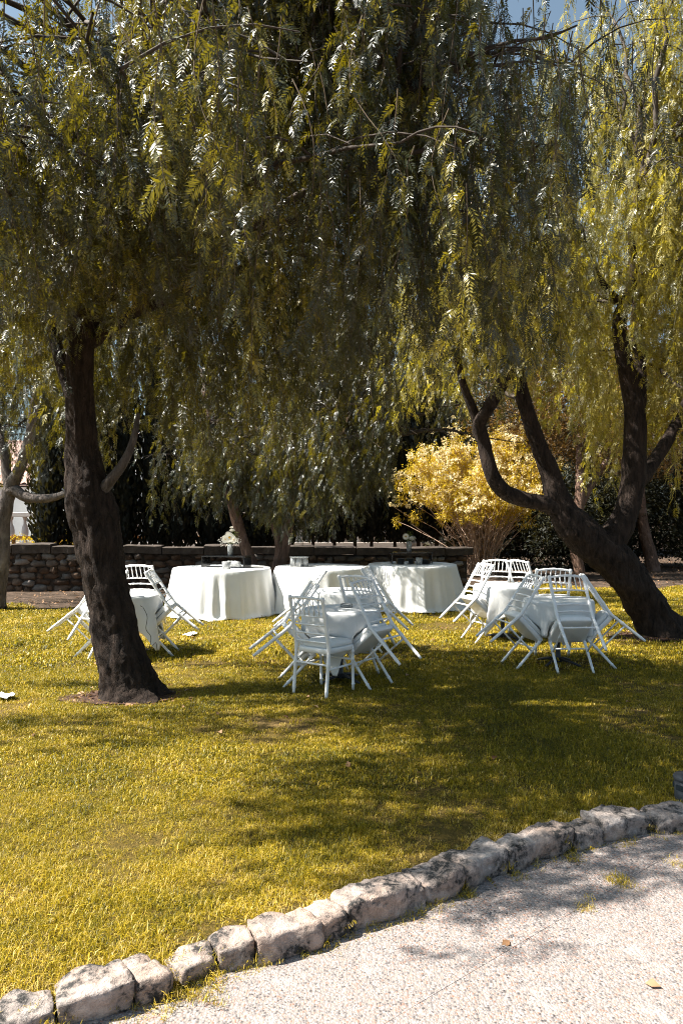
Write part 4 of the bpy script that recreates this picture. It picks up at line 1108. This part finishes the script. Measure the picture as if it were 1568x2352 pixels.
def new_chair(label):
    t = empty('chiavari_chair'); tag(t, label, 'chair', CG)
    for sg in (-1, 1):
        o = link_mesh('back_post', CHAIR['back_post'], MAT['chair'], t); o.location.x = sg * .19
        o = link_mesh('front_leg', CHAIR['front_leg'], MAT['chair'], t); o.location.x = sg * .19
    link_mesh('seat', CHAIR['seat'], MAT['chair'], t); link_mesh('cushion', CHAIR['cushion'], MAT['cushion'], t)
    link_mesh('top_rail', CHAIR['top_rail'], MAT['chair'], t)
    for q in CHAIR['rails']: link_mesh('back_rail', q, MAT['chair'], t)
    for q in CHAIR['spindles']: link_mesh('spindle', q, MAT['chair'], t)
    for q in CHAIR['stretchers']: link_mesh('stretcher', q, MAT['chair'], t)
    return t
TH, TR = .72, .375
def tilt_geo(th):
    """pivot on the front feet; distance from pivot to the table rim along the heading"""
    A = (-.205 - .165, .45); B = (-.205 - .265, .925); c, s = math.cos(th), math.sin(th)
    f = lambda p: (p[0] * c + p[1] * s, -p[0] * s + p[1] * c)
    a, b = f(A), f(B); k = (TH + .02 - a[1]) / (b[1] - a[1]); k = min(max(k, 0), 1)
    return a[0] + (b[0] - a[0]) * k
def tipped(label, T, az, th=45, dr=0.0, roll=0.0):
    th = R_(th); az = R_(az); d = Vector((math.cos(az), math.sin(az), 0))
    u = tilt_geo(th); rho = TR + .02 + u + dr
    piv = Vector((T[0], T[1], 0)) + d * rho
    head = math.atan2(-d.y, -d.x) - PI / 2 + R_(roll)           # chair faces the table (+Y local)
    M = Matrix.Translation(piv) @ Matrix.Rotation(head, 4, 'Z') @ Matrix.Rotation(-th, 4, 'X') @ Matrix.Translation((0, -.205, .005))
    o = new_chair(label); o.matrix_world = M
    return dict(az=az, th=th, rho=rho, T=T)
def cloth_small(name, label, T, a, beta, tips, upright=None, seed=0, corner=.06):
    """square linen cloth over a round top, hanging in soft folds; it slides over the seats pushed under it"""
    nth, nt_, nd = 144, 5, 20; vs = []; fs = []
    def P(th, ring, k):
        if k <= 0: return Vector((TR * ring * math.cos(th), TR * ring * math.sin(th), TH + .004))
        c = max(abs(math.cos(th - beta)), abs(math.sin(th - beta))); e = a / c; e = min(e, a * 1.36); D = e - TR; s = D * k
        cornerness = max(0.0, (e / a - 1) / .36)
        fold = math.cos(8 * (th - beta) + .7 * math.sin(3 * th + seed)) * .55 + math.cos(5 * th + seed * 2.1) * .3 + math.cos(13 * th + seed) * .2
        g = min(1, s / .34)
        r = TR + .012 * min(1, s / .03) + .030 * fold * g ** 1.3 + corner * cornerness * (s / .5) + .015 * g
        th2 = th + .05 * math.sin(8 * (th - beta) + seed) * g
        z = TH + .004 - max(0, s - .006) * .985
        p = Vector((r * math.cos(th2), r * math.sin(th2), max(z, .02)))
        w_ = p + Vector((T[0], T[1], 0))
        for q in tips:
            d = Vector((math.cos(q['az']), math.sin(q['az']), 0)); sd_ = Vector((-d.y, d.x, 0)); rel = w_ - Vector((T[0], T[1], 0))
            if rel.dot(d) < .1: continue
            lat = abs(rel.dot(sd_)); wt = 1 - min(1, max(0, (lat - .185) / .07)); wt = wt * wt * (3 - 2 * wt)
            if wt <= 0: continue
            ct, st = math.cos(q['th']), math.sin(q['th'])
            f = lambda y, zz: (y * ct + zz * st, -y * st + zz * ct)
            (u0, z0), (u1, z1) = f(-.37, .515), f(.01, .515)
            ur = q['rho'] - rel.dot(d)                           # inward distance of the hanging cloth from the pivot
            zs = z0 + (z1 - z0) * (ur - u0) / (u1 - u0)
            if rel.z < zs and ur < u1 + .05:
                ex = zs - rel.z; ln = math.hypot(u1 - ur, z1 - zs); dl = Vector((u1 - u0, z1 - z0)).normalized()
                if ex < ln: nu, nz = ur + dl.x * ex, zs + dl.y * ex
                else: nu, nz = u1 + .015, z1 - (ex - ln)
                tgt = d * (q['rho'] - nu) + sd_ * rel.dot(sd_) + Vector((0, 0, max(nz, .02)))
                rel = rel.lerp(tgt, wt); w_ = rel + Vector((T[0], T[1], 0))
        if upright is not None:
            c0, hd = upright; fw = Vector((math.cos(hd), math.sin(hd), 0)); sd_ = Vector((-fw.y, fw.x, 0)); rel = w_ - c0
            lat = abs(rel.dot(sd_)); wt = 1 - min(1, max(0, (lat - .20) / .08)); zz = 1 - min(1, max(0, (rel.z - .47) / .17)); al = rel.dot(fw)
            if wt > 0 and zz > 0 and al < .235: w_ = w_ + fw * (.235 - al) * wt * zz
        return w_ - Vector((T[0], T[1], 0))
    rows = [('t', i / nt_) for i in range(1, nt_ + 1)] + [('d', (k + 1) / nd) for k in range(nd)]
    vs.append(Vector((0, 0, TH + .004)))
    for kind, v in rows:
        for j in range(nth):
            th = 2 * PI * j / nth; vs.append(P(th, v if kind == 't' else 1, 0 if kind == 't' else v))
    for j in range(nth): fs.append((0, 1 + j, 1 + (j + 1) % nth))
    for i in range(len(rows) - 1):
        for j in range(nth):
            j2 = (j + 1) % nth; b = 1 + i * nth; fs.append((b + j, b + nth + j, b + nth + j2, b + j2))
    m = MB(); m.add(vs, fs); o = m.build(name, MAT['cloth']); o.location = (T[0], T[1], 0)
    so = o.modifiers.new('thickness', 'SOLIDIFY'); so.thickness = .0016; so.offset = 1
    tag(o, label, 'tablecloth', 'white cloths on the small tables'); return o
def small_table(label, T):
    t = empty('bistro_table', (T[0], T[1], 0)); tag(t, label, 'table', 'small round tables')
    m = MB(); m.lathe([(.0, TH - .022), (TR - .006, TH - .022), (TR, TH - .016), (TR, TH - .006), (TR - .006, TH), (.0, TH)], 48); m.build('tabletop', MAT['wood'], t)
    m = MB(); m.lathe([(.05, .03), (.028, .06), (.026, .60), (.04, .66), (.11, .695)], 14); m.build('column', MAT['steel'], t)
    for k in range(4):
        a = PI / 4 + k * PI / 2; m = MB(); m.tube([(.02 * math.cos(a), .02 * math.sin(a), .06), (.15 * math.cos(a), .15 * math.sin(a), .045), (.27 * math.cos(a), .27 * math.sin(a), .012)], [.02, .016, .011], 8); m.build('foot', MAT['steel'], t)
    return t
T1, T2, T3, T4, T5 = (-.01, 7.66), (.04, 9.45), (2.15, 10.15), (2.42, 8.5), (-2.55, 9.1)
# front middle table
small_table('small round table in the centre, ringed by four white chairs', T1)
q1 = [tipped('white bamboo style chair tipped against the left rim of the centre table', T1, 192, 47, .02),
      tipped('white bamboo style chair tipped against the near right rim of the centre table', T1, -36, 41, 0),
      tipped('white bamboo style chair tipped from the far side onto the centre table', T1, 58, 38, 0)]
ca, cb, cc = Vector((-.4525, 7.11, 0)), Vector((-.134, 6.88, 0)), Vector((.058, 7.2, 0))
head = math.atan2(cb.x - ca.x, -(cb.y - ca.y)); hv = Vector((math.cos(head), math.sin(head), 0)); c0 = (ca + cb) / 2 + hv * .225
ch = new_chair('white bamboo style chair standing upright with its back to the path'); ch.location = c0; ch.rotation_euler = (0, 0, head - PI / 2)
cloth_small('tablecloth', 'white cloth on the centre table with pointed corners hanging between the chairs', T1, .745, R_(20), q1, (c0, head), 1)
# table right behind it
small_table('small round table standing directly behind the centre table', T2)
q2 = [tipped('white bamboo style chair tipped on the left of the table behind the centre one', T2, 187, 47, .01),
      tipped('white bamboo style chair tipped on the right of the table behind the centre one', T2, -14, 42, 0)]
cloth_small('tablecloth', 'sunlit white cloth on the small table behind the centre one', T2, .745, R_(40), q2, None, 2)
# right pair
small_table('small round table of the right pair, farther from the path', T3)
q3 = [tipped('white bamboo style chair tipped on the left of the farther right table', T3, 200, 43, .0),
      tipped('white bamboo style chair leaning from behind onto the farther right table', T3, 92, 36, 0),
      tipped('white bamboo style chair tipped on the far right rim of the farther right table', T3, 36, 36, 0)]
cloth_small('tablecloth', 'white cloth on the farther table of the right pair', T3, .745, R_(5), q3, None, 3)
small_table('small round table of the right pair, closest to the leaning trunk', T4)
q4 = [tipped('white bamboo style chair tipped on the left of the nearer right table', T4, 193, 46, .03),
      tipped('white bamboo style chair tipped on the path side of the nearer right table', T4, -86, 44, 0),
      tipped('white bamboo style chair tipped on the trunk side of the nearer right table', T4, -10, 46, .02),
      tipped('white bamboo style chair leaning from behind onto the nearer right table', T4, 84, 36, 0)]
cloth_small('tablecloth', 'white cloth on the nearer table of the right pair, bunched over seats', T4, .745, R_(52), q4, None, 4)
# behind the near trunk
small_table('small round table half hidden behind the big dark trunk', T5)
q5 = [tipped('white bamboo style chair tipped on the buffet side of the half hidden table', T5, 2, 46, .0),
      tipped('white bamboo style chair leaning from the wall side onto the half hidden table', T5, 84, 36, 0),
      tipped('white bamboo style chair poking out left of the big dark trunk', T5, 186, 46, .02),
      tipped('white bamboo style chair almost hidden behind the big dark trunk', T5, -112, 40, 0)]
cloth_small('tablecloth', 'white cloth with a dark cord hanging from the half hidden table', T5, .745, R_(10), q5, None, 5, .10)
m = MB(); x0 = T5[0] + .24; m.tube(catmull([(x0, T5[1] - .36, .62), (x0 + .05, T5[1] - .42, .60), (x0 + .09, T5[1] - .41, .50), (x0 + .08, T5[1] - .42, .36), (x0 + .13, T5[1] - .40, .27), (x0 + .12, T5[1] - .40, .14), (x0 + .18, T5[1] - .38, .20), (x0 + .20, T5[1] - .38, .08)], 40), .004, 6)
tag(m.build('cord', MAT['cord']), 'thin black cord trailing down the cloth beside the trunk', 'cord')

# ------------------------------------------------------------------ buffet tables with floor-length cloths
def buffet(label, clabel, X, Y, r, h, seed, rz=0):
    t = empty('buffet_table', (X, Y, 0), rz); tag(t, label, 'table', 'round buffet tables')
    m = MB(); m.lathe([(0, h - .03), (r - .006, h - .03), (r, h - .02), (r, h - .005), (r - .005, h), (0, h)], 64); m.build('tabletop', MAT['wood'], t)
    for k in range(4):
        a = PI / 4 + k * PI / 2; m = MB(); m.tube([(r * .6 * math.cos(a), r * .6 * math.sin(a), h - .03), (r * .68 * math.cos(a), r * .68 * math.sin(a), 0)], .016, 8); m.build('leg', MAT['steel'], t)
    rn = np.random.default_rng(seed); nth, nd = 220, 22; vs = [Vector((0, 0, h + .004))]; fs = []
    ph = rn.uniform(0, 6.28, 6); ks = [17, 23, 11, 31, 7, 5]; am = [.36, .30, .30, .18, .3, .35]
    # sharp-edged box pleats here and there
    pl = [(rn.uniform(0, 6.28), rn.uniform(.03, .07), rn.uniform(.3, 1.0)) for _ in range(16)]
    rows = [('t', i / 6) for i in range(1, 7)] + [('d', (k + 1) / nd) for k in range(nd)]
    for kind, v in rows:
        for j in range(nth):
            th = 2 * PI * j / nth
            if kind == 't':
                zz = h + .004 + (.002 * math.sin(7 * th + seed) if v > .9 else .0015 * noise.noise(Vector((v * 4 * math.cos(th), v * 4 * math.sin(th), seed))))
                vs.append(Vector((r * v * math.cos(th), r * v * math.sin(th), zz))); continue
            wv = sum(a * math.sin(k * th + p + .6 * math.sin(3 * th + p) + .5 * (1 - v)) for a, k, p in zip(am, ks, ph))
            for c, wd_, s in pl:
                dd = (th - c + PI) % (2 * PI) - PI; wv += s * math.exp(-(dd / wd_) ** 2) * 1.2
            s_ = v; z = (h + .004) * (1 - s_) + .004
            rr = r + .012 * min(1, s_ * 12) + .115 * s_ ** 1.15 + .040 * wv * min(1, s_ * 1.6) ** 1.1
            if s_ > .93: rr += (s_ - .93) * (.5 + .5 * math.sin(9 * th + ph[0])) ; z = max(.012, z)
            vs.append(Vector((rr * math.cos(th), rr * math.sin(th), z + (.012 * math.sin(13 * th + ph[1]) if s_ > .9 else 0) + .008)))
    for j in range(nth): fs.append((0, 1 + j, 1 + (j + 1) % nth))
    for i in range(len(rows) - 1):
        for j in range(nth):
            j2 = (j + 1) % nth; b = 1 + i * nth; fs.append((b + j, b + nth + j, b + nth + j2, b + j2))
    m = MB(); m.add(vs, fs); o = m.build('tablecloth', MAT['cloth']); o.location = (X, Y, 0); o.rotation_euler = (0, 0, rz)
    so = o.modifiers.new('thickness', 'SOLIDIFY'); so.thickness = .0016; so.offset = 1
    tag(o, clabel, 'tablecloth', 'floor length cloths on the buffet tables')
BH = .765
BL, BMid, BR = (-2.0, 12.72), (-.34, 12.95), (1.26, 13.55)
buffet('round buffet table with flowers, at the left end of the row', 'floor length white cloth on the buffet table at the left of the row', *BL, .80, BH, 1)
buffet('round buffet table in the middle of the row', 'floor length white cloth on the middle buffet table', *BMid, .775, BH, 2)
buffet('round buffet table with plates and roses, at the right end of the row', 'floor length white cloth on the buffet table at the right of the row', *BR, .775, BH, 3)
ZT = BH + .009

def riser(label, X, Y, W, Hh, D, z=ZT, rz=0.0):
    t = empty('display_riser', (X, Y, z), rz); tag(t, label, 'display stand', 'black display risers')
    m = MB(); m.box((0, 0, Hh - .008), (W, D, .016)); soft_edges(m.build('top', MAT['black'], t, False), .003)
    for sg in (-1, 1):
        m = MB(); m.box((sg * (W / 2 - .009), 0, (Hh - .016) / 2), (.018, D, Hh - .018)); soft_edges(m.build('side', MAT['black'], t, False), .003)
    return t
rz1 = R_(-14)
riser('glossy black riser under the daisy vase on the left buffet table', BL[0] + .06, BL[1] + .10, .76, .19, .34, ZT, rz1)
riser('black riser behind the plates on the right buffet table', BR[0] + .0, BR[1] + .22, .74, .20, .30, ZT, R_(4))
def vase(name, label, X, Y, z, flowers, h=.20, r=.043):
    t = empty(name, (X, Y, z)); tag(t, label, 'flower vase', 'flower vases')
    m = MB(); m.lathe([(0, .002), (r, .002), (r, h), (r - .004, h), (r - .004, .014), (0, .014)], 28); m.build('glass', MAT['glass'], t)
    rn = random.Random(len(label))
    for i in range(7):
        a = i * .9; m = MB(); m.tube([(.03 * math.cos(a + 2), .03 * math.sin(a + 2), .016), (.01 * math.cos(a), .01 * math.sin(a), h * .6), (.05 * math.cos(a), .05 * math.sin(a), h + .05)], .004, 5, False); m.build('flower_stem', MAT['green'], t)
    for (dx, dy, dz, rad, typ) in flowers:
        rad *= 1.1 if typ in ('daisy', 'rose') else 1.1
        m = MB(); e = rn.random()
        if typ == 'daisy':
            for k in range(18):
                a = k / 18 * 2 * PI; d = Vector((math.cos(a), -.25, math.sin(a))); s = Vector((-math.sin(a), 0, math.cos(a)))
                c = Vector((dx, dy, dz)); m.add([c, c + d * rad * .6 + s * rad * .14, c + d * rad, c + d * rad * .6 - s * rad * .14], [(0, 1, 2, 3)])
            fl_ = m.build('flower', MAT['flower'], t, False)
            m = MB(); m.lathe([(0, -.006), (rad * .2, -.004), (rad * .22, .0), (0, .006)], 10); o = m.build('eye', MAT['flower_eye'], fl_); o.location = (dx, dy - .01, dz); o.rotation_euler = (R_(90), 0, 0)
        elif typ == 'rose':
            for lay in range(4):
                rr = rad * (1 - .22 * lay)
                for k in range(7):
                    a = k / 7 * 2 * PI + lay * .45; d = Vector((math.cos(a), math.sin(a), 0)); s = Vector((-math.sin(a), math.cos(a), 0)); c = Vector((dx, dy, dz - rad * .5))
                    o_ = d * rr; m.add([c, c + o_ * .9 + s * rr * .5 + Vector((0, 0, rad * .5)), c + o_ * (.8 + .1 * lay) + Vector((0, 0, rad * (1.0 + .12 * lay))), c + o_ * .9 - s * rr * .5 + Vector((0, 0, rad * .5))], [(0, 1, 2, 3)])
            m.build('flower', MAT['flower'], t)
        else:
            for k in range(60):
                p = Vector((dx + rn.gauss(0, rad * .5), dy + rn.gauss(0, rad * .5), dz + rn.gauss(0, rad * .5))); q = .008
                d = Vector((rn.gauss(0, 1), rn.gauss(0, 1), rn.gauss(0, 1))).normalized(); s = d.orthogonal().normalized() * q; s2 = d.cross(s)
                m.add([p - s, p + s2, p + s, p - s2], [(0, 1, 2, 3)])
            m.build('filler_blossom' if typ == 'fill' else 'leaf_spray', MAT['flower'] if typ == 'fill' else MAT['green'], t, False)
    return t
vase('daisy_vase', 'glass vase of white daisies and filler blossom on the black riser', BL[0] + .13, BL[1] + .05, ZT + .191,
     [(.0, -.06, .31, .085, 'daisy'), (-.07, -.03, .28, .07, 'daisy'), (.06, -.02, .27, .06, 'daisy'), (-.03, .03, .35, .06, 'daisy'), (0, 0, .25, .10, 'fill'), (-.13, 0, .24, .06, 'fill'), (.12, 0, .24, .07, 'fill'), (.03, .02, .42, .045, 'rose'), (.02, .02, .47, .03, 'rose'), (.07, .02, .36, .05, 'leaf')])
vase('rose_vase', 'glass vase with two white roses on the plate riser', BR[0] - .04, BR[1] + .20, ZT + .201,
     [(-.06, -.02, .28, .06, 'daisy'), (.06, -.02, .24, .065, 'rose'), (.02, .02, .33, .05, 'leaf'), (-.01, 0, .22, .05, 'leaf')], .20, .045)
def tumbler(label, X, Y, z, h=.11, r0=.042, r1=.055, grp='glass tumblers on the buffet tables', rot=None, inv=False):
    m = MB(); m.lathe([(0, 0), (r0, 0), (r1, h), (r1 - .0035, h), (r0 - .003, .016), (0, .016)], 20)
    o = m.build('tumbler', MAT['glass']); o.location = (X, Y, z)
    if rot: o.rotation_euler = rot
    if inv: o.rotation_euler = (PI, 0, 0); o.location.z += h
    tag(o, label, 'glass', grp); return o
tumbler('large glass tumbler standing in front of the black riser by the daisies', BL[0] + .14, BL[1] - .42, ZT, .125, .062, .075)
for i in range(3):
    tumbler(('leftmost', 'middle', 'rightmost')[i] + ' of the nested glasses lying under the black riser', BL[0] + .22 + i * .055, BL[1] - .13 - .013 * i, ZT + .055, .11, .045, .055, 'glasses lying under the black riser', (0, R_(-84), rz1))
k = 0
for dx, dy, wh in ((-.10, -.05, 'left front'), (0, -.09, 'middle front'), (.10, -.05, 'right front'), (-.055, .05, 'left back'), (.055, .05, 'right back'), (0, .0, 'innermost')):
    tumbler(wh + ' upturned glass of the cluster on the middle buffet table', BMid[0] - .38 + dx, BMid[1] + .05 + dy, ZT, .145, .05, .057, 'upturned glasses on the middle buffet table', None, True)
m = MB(); m.lathe([(0, 0), (.155, 0), (.17, .012), (.165, .014), (.15, .006), (0, .006)], 32); o = m.build('glass_tray', MAT['glass']); o.location = (BMid[0] - .38, BMid[1] + .04, ZT + .147); tag(o, 'clear glass tray resting on the upturned glasses', 'tray')
tumbler('glass tumbler in front of the plate stacks', BR[0] + .10, BR[1] - .22, ZT, .125, .048, .062)
tumbler('small glass lying by the first plate stack', BR[0] - .16, BR[1] - .27, ZT + .035, .07, .026, .033, 'small glasses beside the plates', (0, R_(86), .4))
pm = MB(); pm.lathe([(0, .002), (.075, .002), (.085, .004), (.115, .012), (.118, .014), (.112, .0145), (.08, .008), (0, .007)], 28); plate_me = pm.mesh('plate')
ORD = ['lowest', 'second', 'third', 'fourth', 'fifth', 'sixth', 'seventh', 'eighth', 'ninth']
for si, (dx, dy, n, s, wh) in enumerate(((-.21, -.02, 9, .72, 'leftmost'), (-.05, .03, 9, .82, 'middle'), (.22, .02, 8, .90, 'rightmost'))):
    for i in range(n):
        o = link_mesh('plate', plate_me, MAT['plate']); o.location = (BR[0] + dx + random.uniform(-.003, .003), BR[1] + dy - .05, ZT + i * .0105); o.scale = (s, s, 1)
        tag(o, f'dark grey plate, {ORD[i] if i < n - 1 else "topmost"}{" from the bottom" if 0 < i < n - 1 else ""}, in the {wh} stack beside the rose vase', 'plate', f'dark plates of the {wh} stack')
m = MB(); m.box((0, 0, .006), (.30, .09, .010)); o = soft_edges(m.build('cutlery_roll', MAT['black'], None, False)); o.location = (BL[0] + .55, BL[1] - .05, ZT); o.rotation_euler = (0, 0, .2); tag(o, 'flat black cloth roll beside the riser on the left buffet table', 'cutlery roll')
m = MB(); m.lathe([(0, 0), (.062, 0), (.066, .03), (.056, .03), (.05, .012), (0, .012)], 24); o = m.build('ashtray', MAT['glass']); o.location = (T1[0] + .06, T1[1] + .12, TH + .008); tag(o, 'round clear glass ashtray on the centre table', 'ashtray')

# ------------------------------------------------------------------ small things on the lawn and the kerb
def crumple(label, p, s, seed):
    vs = []; fs = []; n = 7
    for i in range(n):
        for j in range(n):
            x, y = (i / (n - 1) - .5), (j / (n - 1) - .5); q = Vector((x * 3.1, y * 3.1, seed))
            vs.append((x * s * 1.5 + .2 * s * noise.noise(q), y * s + .2 * s * noise.noise(q + Vector((5, 0, 0))), .012 + s * .28 * abs(noise.noise(q * 1.4 + Vector((0, 7, 0)))) + .02))
    for i in range(n - 1):
        for j in range(n - 1): a = i * n + j; fs.append((a, a + n, a + n + 1, a + 1))
    m = MB(); m.add(vs, fs); o = m.build('paper_scrap', MAT['paper'], None, False); o.location = p; o.rotation_euler = (0, 0, seed)
    so = o.modifiers.new('thickness', 'SOLIDIFY'); so.thickness = .0015
    tag(o, label, 'paper', 'crumpled papers on the grass')
crumple('crumpled white paper on the grass near the buffet cloth', gnd(438, 1462), .14, 1.3)
crumple('crumpled white paper on the grass at the left edge', gnd(4, 1607), .15, 2.9)
b = gnd(1572, 1838); lamp = empty('bollard_light', (b.x + .012, b.y, .0)); tag(lamp, 'squat charcoal garden light on the kerb at the right edge', 'garden light')
m = MB(); m.lathe([(.068, 0), (.07, .01), (.07, .125)], 28); m.build('body', MAT['lamp'], lamp)
m = MB(); m.lathe([(.074, .122), (.078, .126), (.078, .142), (.07, .150), (0, .156)], 28); m.build('cap', MAT['lamp'], lamp)
for k in range(5):
    a = R_(-90 - 72 * k + 14); m = MB(); m.box((.0695 * math.cos(a), .0695 * math.sin(a), .085), (.012, .045, .03), a); m.build('window', MAT['pane'], lamp, False)
